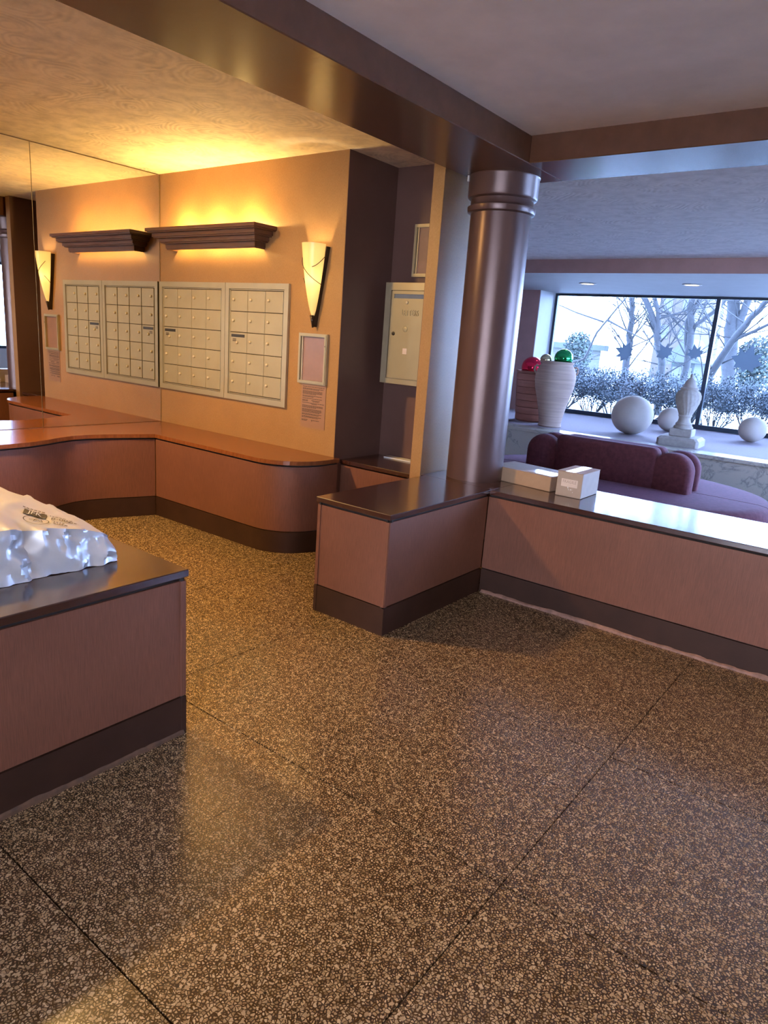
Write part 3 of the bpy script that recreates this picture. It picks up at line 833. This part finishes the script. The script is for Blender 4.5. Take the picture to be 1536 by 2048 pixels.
for ang, du in ((.9, .004), (-.7, .006), (.3, -.012), (-1.2, .016), (1.2, -.004)):
    c_, s2 = math.cos(ang), math.sin(ang); o4 = len(em)
    for a_, b_ in ((-.010, -.0014), (.010, -.0014), (.010, .0014), (-.010, .0014)): em.append(lab(-.0135+du+a_*c_-b_*s2, -.033+a_*s2+b_*c_))
    ef.append((o4, o4+1, o4+2, o4+3))
drape(em, ef, 'emblem_mark', 'ink', .003)
lines_v, lines_f = [], []
random.seed(5)
for (lu, lv_, n_, wd) in ((-.03, .050, 1, .07), (.045, .034, 1, .05), (.056, -.022, 2, .035), (.095, .0, 1, .03)):
    for k in range(n_):
        u = lu-wd/2
        while u < lu+wd/2:
            l = random.uniform(.004, .010); v_, f_ = rectv(u+l/2, lv_-.012*k, l, .006)
            lines_f += [tuple(i+len(lines_v) for i in f_[0])]; lines_v += v_; u += l+.003
drape(lines_v, lines_f, 'small_print', 'ink', .003)['kind'] = 'stuff'

# ------------------------------------------------------------------ lounge: window ledge
lg = thing('window_ledge', (-2, YF, 0), 'marble fronted window ledge with lavender top running under the big window', 'ledge', kind='structure')
MB().box(-6.4, XR-.005, YF+.02, YF+.05, 0, .455).build('front_slab', 'marble', lg)
MB().box(-6.4, XR-.005, YF, YF+.32, .455, .4995, .004).build('edge_slab', 'marble', lg)
MB().box(-6.4, XR-.005, YF+.32, YG+.06, .44, .499).build('top', 'ledgetop', lg)

# window
wn = thing('window_1', (-2, YG, .5), 'wide dark framed picture window onto hedge and bare trees', 'window', kind='structure')
XWR = 2.6; GZ0 = .36
f_ = MB(); f_.box(XJ+.012, XWR, YG-.03, YG+.03, .5, .565).box(XJ+.012, XWR, YG-.03, YG+.03, ZS-.035, ZS-.001)
f_.box(XJ+.012, XJ+.055, YG-.03, YG+.03, .565, ZS-.035).box(XWR-.04, XWR, YG-.03, YG+.03, .565, ZS-.035)
f_.build('frame', 'winframe', wn)
mull = [-2.64, -.02]
for xm_ in mull:
    MB().box(xm_-.028, xm_+.028, YG-.035, YG+.035, .565, ZS-.035).build('mullion', 'winframe', wn)
edges = [XJ+.055]+[v for xm_ in mull for v in (xm_-.028, xm_+.028)]+[XWR-.04]
for k in range(0, len(edges), 2):
    MB().box(edges[k], edges[k+1], YG-.004, YG+.004, .565, ZS-.035).build('pane', 'glass', wn)
w2 = thing('added_window_2', (XR+.07, (LY0+LY1)/2, LZ0), 'dark framed side window added in the right wall to brighten the lounge', 'window', kind='structure')  # added to brighten the lounge; suggested by a pale sliver in the mirror
f_ = MB(); f_.box(XR+.04, XR+.1, LY0, LY1, LZ0, LZ0+.05).box(XR+.04, XR+.1, LY0, LY1, LZ1-.05, LZ1)
for yy in (LY0, (LY0+LY1)/2-.025, LY1-.05): f_.box(XR+.04, XR+.1, yy, yy+.05, LZ0+.05, LZ1-.05)
f_.build('frame', 'winframe', w2)
for ya, yb in ((LY0+.05, (LY0+LY1)/2-.025), ((LY0+LY1)/2+.025, LY1-.05)):
    MB().box(XR+.066, XR+.074, ya, yb, LZ0+.05, LZ1-.05).build('pane', 'glass', w2)
S('side_yard', MB().box(XR+.2, 40, -2.9, YG+.345, GZ0-.3, GZ0), 'lawn', 'pale ground outside the added side window of the lounge', 'ground')
S('wall_window_right', MB().box(XWR, XR, YG-.1, YG+.1, 0, ZS), 'mauve', 'wall right of the big window', 'wall')
S('trim_3', MB().box(XJ, XR, YG-.015, YG+.1, 0, .44), 'mauve', 'wall under the big window', 'trim')
# leaf clings on the panes
def leafpoly(r, rot):
    tips = [(90, 1), (62, .52), (48, .92), (30, .55), (8, .82), (-18, .5), (-38, .62), (-65, .35), (-90, .55), (-115, .35), (-142, .62), (-162, .5), (172, .82), (150, .55), (132, .92), (118, .52)]
    return [(r*l*math.cos(math.radians(a+rot)), r*l*math.sin(math.radians(a+rot))) for a, l in tips]
def cling(x, z, r, rot, label):
    q_ = MB(); q_.prism(leafpoly(r, rot), 0, .002, T=Matrix.Translation((x, YG-.0045, z)) @ Matrix.Rotation(PI/2, 4, 'X'))
    tag(q_.build('leaf_cling', 'decal', org=(x, YG-.006, z)), label, 'window cling', 'leaf clings on the window')
cling(-2.14, 1.51, .27, -12, 'large star-shaped leaf cling on the right window pane')
cling(-3.86, 1.53, .20, 70, 'small leaf cling on the window over a trunk, left of the mullion')
cling(-3.27, 1.56, .17, 35, 'small leaf cling on the window midway along the left pane')
cling(-2.84, 1.58, .15, 15, 'small leaf cling just left of the window mullion')

# recessed soffit lights
for x, y, lab in ((-3.92, 9.40, 'round recessed downlight at the left in the white soffit'), (-2.57, 9.38, 'round recessed downlight at the right in the white soffit'), (-1.22, 9.38, 'round recessed downlight of the soffit beyond the right edge')):
    t = thing('downlight', (x, y, ZS), lab, 'lamp', 'recessed downlights in the soffit')
    q_ = MB(); q_.lathe([(.085, ZS-.0005), (.115, ZS-.0005), (.115, ZS-.008), (.085, ZS-.012), (.085, ZS-.0005)], (x, y, 0), 28); q_.build('trim_ring', 'white_paint', t)
    q_ = MB(); q_.lathe([(.0001, ZS-.004), (.085, ZS-.004)], (x, y, 0), 28); q_.build('lens', 'downlight', t)
# unseen cans added to light the entry bay (right of and behind the picture)
for x, y, lab in ((.30, 2.75, 'unseen can light added to the entry bay near the long bench'), (.75, .4, 'unseen can light added to the entry bay beside the camera'), (1.3, -1.5, 'unseen can light added to the entry bay behind the camera')):
    t = thing('added_can_light', (x, y, ZR), lab, 'lamp', 'can lights added to fill the entry bay')
    q_ = MB(); q_.lathe([(.07, ZR-.0005), (.095, ZR-.0005), (.095, ZR-.006), (.07, ZR-.010), (.07, ZR-.0005)], (x, y, 0), 28); q_.build('trim_ring', 'white_paint', t)
    q_ = MB(); q_.lathe([(.0001, ZR-.003), (.07, ZR-.003)], (x, y, 0), 28); q_.build('lens', 'can', t)

# unseen can added to light the mailbox nook, outside the picture at upper left
for x, y, lab in ((-4.2, 1.45, 'unseen can light added to brighten the nook, above the left ledge'),):
    t = thing('added_can_light', (x, y, ZL), lab, 'lamp', 'can lights added to light the mailbox nook')
    q_ = MB(); q_.lathe([(.09, ZL-.0005), (.115, ZL-.0005), (.115, ZL-.006), (.09, ZL-.010), (.09, ZL-.0005)], (x, y, 0), 28); q_.build('trim_ring', 'white_paint', t)
    q_ = MB(); q_.lathe([(.0001, ZL-.003), (.09, ZL-.003)], (x, y, 0), 28); q_.build('lens', 'added_nook_can', t)

# ------------------------------------------------------------------ things on the ledge
LZ = .4995
def ball(x, y, r, label, sz=.96):
    q_ = MB(); q_.sphere((x, y, LZ+r*sz*.985), r, 40, sz)
    q_.v = [(a, b, max(c, LZ+.0002)) for a, b, c in q_.v]
    tag(q_.build('stone_sphere', 'sphere', org=(x, y, LZ)), label, 'sphere', 'stone spheres on the ledge')
ball(-2.99, 9.20, .262, 'largest white stone sphere on the window ledge')
ball(-2.78, 10.22, .175, 'small white stone sphere behind the stone urn')
ball(-1.74, 10.25, .172, 'small white stone sphere at the right end of the ledge')

vx, vy = -3.93, 8.78
va = thing('amphora', (vx, vy, LZ), 'tall whitewashed clay amphora on the window ledge', 'vase')
pr = [(.0001, 0), (.150, 0), (.158, .012), (.150, .05), (.160, .12), (.185, .24), (.222, .38), (.256, .50), (.272, .60), (.270, .68), (.250, .75), (.222, .795), (.210, .815), (.226, .835), (.226, .85), (.206, .852), (.195, .82), (.225, .74), (.22, .6)]
pr2 = []
for (r0, z0), (r1, z1) in zip(pr[:-1], pr[1:]):
    n_ = max(1, int(abs(z1-z0)/.018))
    for k in range(n_):
        t = k/n_; z_ = lerp(z0, z1, t); pr2.append((lerp(r0, r1, t)+.0016*math.sin(z_*150), LZ+z_))
pr2.append((pr[-1][0], LZ+pr[-1][1]))
sharp(MB().lathe([(r*.97, z) for r, z in pr2], (vx, vy, 0), 48).build('body', 'clay_white', va), 50)
for sgn in (-1, 1):
    ux, uy = sgn*math.cos(.65), sgn*math.sin(.65)
    MB().tube([(vx+ux*rr, vy+uy*rr, LZ+zz) for rr, zz in ((.225, .775), (.262, .79), (.285, .765), (.285, .72), (.265, .69))], .013, 8).build('handle', 'clay_white', va)
def sball(x, y, z, r, mat, label):
    tag(MB().sphere((x, y, z), r, 32).build('glass_ball', mat, org=(x, y, z-r)), label, 'ball', 'shiny balls in the pots')
sball(vx+.065, vy+.03, LZ+.897, .120, 'green', 'shiny green ball on the mouth of the amphora')
sball(vx-.125, vy-.09, LZ+.862, .075, 'gold', 'shiny pale gold ball on the mouth of the amphora')
px_, py_ = -4.38, 9.16
po = thing('terracotta_pot', (px_, py_, LZ), 'banded pink terracotta pot behind the amphora by the column', 'pot')
pr = [(.0001, 0), (.215, 0), (.228, .01)]
for k in range(7):
    z_ = .02+k*.092; r_ = .232+.0065*k
    pr += [(r_+.006, z_), (r_+.006, z_+.080), (r_-.004, z_+.086), (r_-.004, z_+.090)]
pr += [(.285, .665), (.285, .69), (.262, .69), (.255, .6)]
sharp(MB().lathe([(r_, LZ+z_) for r_, z_ in pr], (px_, py_, 0), 48).build('body', 'clay_pink', po), 30)
sball(px_-.06, py_-.05, LZ+.735, .15, 'red', 'shiny red ball on top of the terracotta pot')

ux_, uy_ = -2.235, 8.79
un = thing('stone_urn', (ux_, uy_, LZ), 'grey cast stone urn finial on a stepped square plinth', 'urn')
TU = place(ux_, uy_, LZ, math.radians(4))
def oct_(h, c): return [(-h+c, -h), (h-c, -h), (h, -h+c), (h, h-c), (h-c, h), (-h+c, h), (-h, h-c), (-h, -h+c)]
q_ = MB(); q_.prism(oct_(.235, .03), .0003, .075, T=TU)
n0 = len(q_.v); A_, B_ = oct_(.235, .03), oct_(.20, .03)
q_.add([TU @ Vector((x, y, .075)) for x, y in A_]+[TU @ Vector((x, y, .105)) for x, y in B_], [(i, (i+1) % 8, 8+(i+1) % 8, 8+i) for i in range(8)]+[tuple(range(8, 16))])
q_.build('plinth', 'stone', un)
q_ = MB(); q_.box(-.125, .125, -.125, .125, .1055, .195, .008, TU); q_.build('upper_plinth', 'stone', un)
pr = [(.0001, .1955), (.108, .1955), (.112, .205), (.108, .22), (.092, .235), (.095, .25), (.074, .275), (.066, .31), (.069, .335), (.078, .345), (.075, .36)]
sharp(MB().lathe([(r_, LZ+z_) for r_, z_ in pr], (ux_, uy_, 0), 40).build('foot', 'stone', un), 40)
bp = [(.07, .355), (.085, .39), (.108, .44), (.130, .50), (.140, .55), (.138, .59), (.122, .625), (.095, .645), (.088, .655)]
q_ = MB(); n_ = 72
vs_ = []
for i, (r_, z_) in enumerate(bp):
    for j in range(n_):
        a = 2*PI*j/n_; rr = r_*(1+.035*math.cos(a*18+z_*22))
        vs_.append((ux_+rr*math.cos(a), uy_+rr*math.sin(a), LZ+z_))
q_.add(vs_, [(i*n_+j, i*n_+(j+1) % n_, (i+1)*n_+(j+1) % n_, (i+1)*n_+j) for i in range(len(bp)-1) for j in range(n_)], True)
q_.build('body', 'stone', un)
pr = [(.088, .65), (.098, .655), (.102, .668), (.094, .678), (.078, .682), (.072, .71), (.058, .745), (.036, .775), (.018, .79), (.015, .80), (.020, .81), (.018, .822), (.008, .835), (.0001, .838)]
sharp(MB().lathe([(r_, LZ+z_) for r_, z_ in pr], (ux_, uy_, 0), 40).build('lid', 'stone', un), 40)

# ------------------------------------------------------------------ sofa
SX, SY = -2.11, 6.10
def half(a, b, n, front_, gap=.006):
    s_ = -1 if front_ else 1
    pts = [(SX+a*math.cos(PI*k/n), SY+s_*(gap+b*math.sin(PI*k/n)**.9)) for k in range(n+1)]
    return pts
def settee(front_, label):
    t = thing('settee', (SX, SY+(-.4 if front_ else .4), 0), label, 'sofa', 'back to back purple settees')
    s_ = -1 if front_ else 1
    # seat cushion: rounded stack of half-ellipse outlines
    lv = [(1.24, .94, .16), (1.30, 1.0, .18), (1.325, 1.02, .22), (1.325, 1.02, .34), (1.315, 1.01, .385), (1.285, .985, .41), (1.22, .93, .422), (.9, .7, .428), (.3, .25, .43)]
    n_ = 48; q_ = MB(); vs_ = []; fs_ = []
    for a, b, z in lv: vs_ += [(x, y, z) for x, y in half(a, b, n_, front_)]
    k_ = n_+1
    for i in range(len(lv)-1):
        for j in range(n_): fs_.append((i*k_+j, i*k_+j+1, (i+1)*k_+j+1, (i+1)*k_+j))
        fs_.append((i*k_+n_, i*k_, (i+1)*k_, (i+1)*k_+n_))
    fs_.append(tuple((len(lv)-1)*k_+j for j in range(k_))); fs_.append(tuple(range(k_)))
    q_.add(vs_, fs_, True); sharp(q_.build('seat', 'purple', t), 60)
    q_ = MB(); q_.prism(half(1.2, .9, n_, front_), .003, .16); q_.build('base', 'groove', t)
    # back cushions
    def cushion(x0, x1, zt, yo, th, rl, rr, rot=0, name='back_cushion'):
        # outline in XZ with rounded top corners rl, rr ; thickness with rounded rim
        z0 = .40; out = [(x0, z0), (x1, z0)]
        for k in range(9):
            a = k/8*PI/2; out.append((x1-rr+rr*math.cos(a), zt-rr+rr*math.sin(a)))
        for k in range(9):
            a = PI/2+k/8*PI/2; out.append((x0+rl+rl*math.cos(a), zt-rl+rl*math.sin(a)))
        cx_ = (x0+x1)/2; cz_ = (z0+zt)/2
        def sc_(p, d):
            return (cx_+(p[0]-cx_)*(1-d/((x1-x0)/2)), cz_+(p[1]-cz_)*(1-d/((zt-z0)/2)))
        rows = [(.035, 0), (.014, .008), (.002, .028), (0, .05), (0, th-.05), (.002, th-.028), (.014, th-.008), (.035, th)]
        q_ = MB(); n_ = len(out); vs_ = []; fs_ = []
        R3 = Matrix.Translation((cx_, 0, 0)) @ Matrix.Rotation(rot, 4, 'Z') @ Matrix.Translation((-cx_, 0, 0))
        for d, yy in rows:
            for p in out:
                u = sc_(p, d); v = R3 @ Vector((u[0], yy-th/2, u[1])); vs_.append((v.x, SY+s_*(yo+th/2)+v.y, v.z))
        for i in range(len(rows)-1):
            for j in range(n_): fs_.append((i*n_+j, i*n_+(j+1) % n_, (i+1)*n_+(j+1) % n_, (i+1)*n_+j))
        fs_.append(tuple(range(n_-1, -1, -1))); fs_.append(tuple((len(rows)-1)*n_+j for j in range(n_)))
        q_.add(vs_, fs_, True); sharp(q_.build(name, 'purple', t), 55)
    cushion(SX-.46, SX+.44, .765 if front_ else .755, .02, .16, .05, .06)
    cushion(SX+.40, SX+.73, .745, .03, .15, .15, .155, rot=-.10*s_*-1)
    cushion(SX-.74, SX-.44, .745, .03, .15, .15, .15, rot=.10*s_*-1)
settee(True, 'purple velvet settee half facing the camera behind the long bench')
settee(False, 'purple velvet settee half facing the window, its back against the nearer one')

# ------------------------------------------------------------------ outside
GZ = .36
S('ground', MB().box(-60, 40, YG+.35, 70, GZ-.3, GZ), 'lawn', 'pale ground outside the window', 'ground')
S('road', MB().box(-60, 40, 19, 27, GZ, GZ+.02), 'road', 'bright street outside beyond the hedge', 'road')
S('sidewalk', MB().box(-60, 40, 15.6, 17.2, GZ, GZ+.04), 'road', 'bright sidewalk outside just beyond the hedge', 'sidewalk')
S('kerb', MB().box(-60, 40, 18.6, 18.9, GZ, GZ+.12), 'kerb', 'kerb along the bright street outside', 'kerb')

def grow(mb, p, d, length, r, depth, rng, spread=.6, bend=.25, twigs=None):
    n_ = 5 if depth > 0 else 3
    pts = [p.copy()]; rad = [r]; cur = p.copy(); dd = d.normalized()
    for k in range(n_):
        dd = (dd+Vector((rng.uniform(-1, 1), rng.uniform(-1, 1), rng.uniform(-.6, .8)))*bend/ n_*2).normalized()
        cur = cur+dd*(length/n_); pts.append(cur.copy()); rad.append(max(.002, r*(1-.6*(k+1)/n_)))
    mb.tube(pts, rad, 6 if r > .03 else 4)
    if twigs is not None and depth <= 1: twigs += [(pts[-1], dd), (pts[len(pts)//2], dd)]
    if depth > 0:
        for k in range(rng.choice((2, 3, 3))):
            i = rng.randint(max(1, n_-3), n_)
            nd = (dd+Vector((rng.uniform(-1, 1), rng.uniform(-1, 1), rng.uniform(-.3, .8)))*spread).normalized()
            grow(mb, pts[i], nd, length*rng.uniform(.55, .8), rad[i]*.75, depth-1, rng, spread, bend, twigs)
def tree(limbs, seed, label, depth=3, side=2):
    rng = random.Random(seed); base = Vector(limbs[0][0][0])
    t = thing('bare_tree', base, label, 'tree', 'bare trees outside the window')
    tr = MB(); br = MB()
    for pts, r0, r1 in limbs:
        P_ = [Vector(p) for p in pts]; fine = []
        for a, b in zip(P_[:-1], P_[1:]):
            for k in range(4): fine.append(a.lerp(b, k/4)+Vector((rng.uniform(-1, 1), rng.uniform(-1, 1), 0))*r0*.18)
        fine.append(P_[-1]); n_ = len(fine)
        rad = [lerp(r0, r1, k/(n_-1)) for k in range(n_)]
        tr.tube(fine, rad, 10)
        for k in range(3, n_):
            if rng.random() < .85:
                d = Vector((rng.uniform(-1, 1), rng.uniform(-.6, .6), rng.uniform(.0, .9)))
                grow(br, fine[k], d, rng.uniform(.5, 1.2), min(.02, rad[k]*.3), side, rng)
        grow(br, fine[-1], (fine[-1]-fine[-2]), 1.2, r1*.8, depth, rng)
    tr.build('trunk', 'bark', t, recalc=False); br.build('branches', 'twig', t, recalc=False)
tree([([(-5.30, 15.4, GZ), (-5.32, 15.4, 1.38), (-5.28, 15.4, 1.72), (-5.33, 15.4, 1.9), (-5.33, 15.4, 2.25), (-5.40, 15.4, 2.7), (-5.2, 15.4, 3.6)], .085, .05)], 8, 'crooked single bare tree outside behind the largest stone sphere')
tree([([(-4.25, 14.6, GZ), (-4.31, 14.6, 1.35), (-4.46, 14.6, 1.74), (-4.55, 14.6, 2.03), (-4.72, 14.6, 2.39), (-4.95, 14.6, 2.75), (-5.0, 14.6, 3.5)], .08, .045), ([(-4.47, 14.6, 1.80), (-4.49, 14.6, 1.94), (-4.54, 14.6, 2.31), (-4.70, 14.6, 2.7), (-4.72, 14.6, 3.5)], .06, .035)], 3, 'slim forked bare tree outside, midway along the left window pane')
tree([([(-4.22, 16, GZ), (-4.23, 16, 1.35), (-4.23, 16, 2.02), (-4.32, 16, 2.42), (-4.36, 16, 2.8), (-4.3, 16, 3.8)], .085, .06), ([(-4.23, 16, 2.15), (-3.85, 16, 2.5), (-3.4, 16, 3.1)], .05, .03), ([(-4.24, 16, 1.5), (-4.38, 16, 2.26), (-4.25, 16, 2.6)], .05, .04)], 5, 'bare tree outside just left of the mullion with a low side branch')
tree([([(-3.66, 17.5, GZ), (-3.68, 17.5, 1.24), (-3.79, 17.5, 2.21), (-3.85, 17.5, 2.91), (-3.9, 17.5, 4.6)], .17, .12), ([(-3.76, 17.5, 1.95), (-3.65, 17.5, 2.32), (-3.54, 17.5, 2.92), (-3.3, 17.5, 4)], .10, .07)], 9, 'thick trunked tree outside right of the window mullion')
tree([([(-3.4, 13.7, GZ), (-3.18, 13.7, 1.27), (-2.91, 13.7, 1.86), (-2.70, 13.7, 2.25), (-2.48, 13.7, 2.57), (-2.0, 13.8, 3.1)], .075, .04), ([(-2.93, 13.7, 1.84), (-2.84, 13.7, 1.91), (-2.41, 13.7, 2.16), (-1.7, 13.8, 2.5)], .04, .02)], 12, 'leaning bare tree outside slanting to the right across the window')
tree([([(-6.3, 14, GZ), (-6.15, 14, 1.2), (-5.7, 14, 1.35), (-5.5, 14, 1.9), (-5.33, 14, 2.14), (-5.0, 14, 2.6)], .03, .015), ([(-5.33, 14, 2.14), (-4.9, 14, 1.95), (-4.53, 14, 1.8)], .02, .012), ([(-5.4, 14, 2.1), (-6.0, 14, 2.26), (-6.4, 14, 2.4)], .02, .012)], 21, 'thin arching bare sapling outside at the left of the window', 2, 1)
tree([([(.6, 15.5, GZ), (.6, 15.5, 1.6), (.7, 15.5, 2.8), (.5, 15.6, 4)], .12, .06)], 14, 'bare tree outside beyond the right edge of the picture')

def shrub(x, y, h, wd, seed, label, nst=13, dens=5200):
    rng = random.Random(seed)
    t = thing('hedge_shrub', (x, y, GZ), label, 'shrub', 'twiggy shrubs of the hedge')
    st = MB(); tips = []
    for k in range(nst):
        a = rng.uniform(0, 2*PI); p = Vector((x+.12*math.cos(a), y+.1*math.sin(a), GZ))
        d = Vector((math.cos(a)*.55*wd, math.sin(a)*.4, 1))
        grow(st, p, d, h*.46, .013, 3, rng, .75, .5, tips)
    st.build('stems', 'twig', t, recalc=False)
    lv = MB()
    for k in range(dens):
        c, d = tips[rng.randrange(len(tips))]
        c = c+Vector((rng.gauss(0, .07), rng.gauss(0, .06), rng.gauss(0, .06)))
        if c.z > GZ+h*1.08: continue
        u = Vector((rng.uniform(-1, 1), rng.uniform(-1, 1), rng.uniform(-1, 1))).normalized(); v = u.orthogonal().normalized(); l = rng.uniform(.024, .046)
        lv.add([c, c+u*l*.5+v*l*.3, c+u*l, c+u*l*.5-v*l*.3], [(0, 1, 2, 3)])
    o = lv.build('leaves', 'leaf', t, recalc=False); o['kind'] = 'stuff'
names = ['first', 'second', 'third', 'fourth', 'fifth', 'sixth', 'seventh', 'eighth', 'ninth', 'tenth']
for k in range(10):
    x, y, h, wd = -6.15+.56*k, 12.85+.14*((k*7) % 3-1), .88-.07*(k % 3 == 2), 1.15
    shrub(x, y, h, wd, 20+k, names[k]+' twiggy hedge shrub from the left outside the window')

def house(x, y, wd, dp, h, mat, label, roofh, roofm, wins, name='house'):
    t = thing(name, (x, y, GZ), label, 'building')
    MB().box(x-wd/2, x+wd/2, y, y+dp, GZ, GZ+h).build('wall', mat, t)
    q_ = MB(); e = .3
    q_.prism([(x-wd/2-e, GZ+h), (x+wd/2+e, GZ+h), (x, GZ+h+roofh)] if roofh > .5 else [(x-wd/2-e, GZ+h), (x+wd/2+e, GZ+h), (x+wd/2+e, GZ+h+.3), (x-wd/2-e, GZ+h+.3)], -dp-e, e,
             T=Matrix.Translation((0, y, 0)) @ Matrix.Rotation(PI/2, 4, 'X')); q_.build('roof', roofm, t)
    for wx_, wz_, ww_, wh_ in wins:
        f_ = MB().box(x+wx_-ww_/2-.06, x+wx_+ww_/2+.06, y-.05, y, GZ+wz_-.06, GZ+wz_+wh_+.06).build('window', 'house_white', t)
        MB().box(x+wx_-ww_/2, x+wx_+ww_/2, y-.07, y-.05, GZ+wz_, GZ+wz_+wh_).build('pane', 'pane', f_)
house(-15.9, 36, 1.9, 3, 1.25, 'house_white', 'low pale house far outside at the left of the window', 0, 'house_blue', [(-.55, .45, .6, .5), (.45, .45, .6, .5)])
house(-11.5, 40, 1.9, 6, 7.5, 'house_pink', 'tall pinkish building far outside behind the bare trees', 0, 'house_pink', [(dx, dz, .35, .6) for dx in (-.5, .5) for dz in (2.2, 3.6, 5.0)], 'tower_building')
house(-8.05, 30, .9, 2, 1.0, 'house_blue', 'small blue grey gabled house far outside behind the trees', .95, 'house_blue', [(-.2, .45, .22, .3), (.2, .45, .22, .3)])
def conifer(x, y, h, r, seed, label):
    rng = random.Random(seed); t = thing('round_evergreen', (x, y, GZ), label, 'tree')
    MB().tube([(x, y, GZ), (x, y, GZ+h*.6)], [.14, .07], 8).build('trunk', 'bark', t)
    lv = MB()
    for k in range(2600):
        v = Vector((rng.gauss(0, 1), rng.gauss(0, 1), rng.gauss(0, 1))).normalized()*(rng.random()**.4)
        c = Vector((x+v.x*r, y+v.y*r, GZ+h*.58+v.z*h*.42))
        u = Vector((rng.uniform(-1, 1), rng.uniform(-1, 1), rng.uniform(-1, 1))).normalized(); w_ = u.orthogonal().normalized(); l = rng.uniform(.06, .14)
        lv.add([c, c+u*l*.5+w_*l*.35, c+u*l, c+u*l*.5-w_*l*.35], [(0, 1, 2, 3)])
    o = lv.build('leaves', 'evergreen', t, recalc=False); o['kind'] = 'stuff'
conifer(-10.9, 26, 1.9, .55, 2, 'round leafy evergreen far outside at the left of the window')
conifer(-4.0, 22, 1.9, .55, 6, 'round leafy evergreen far outside at the right edge of the window')
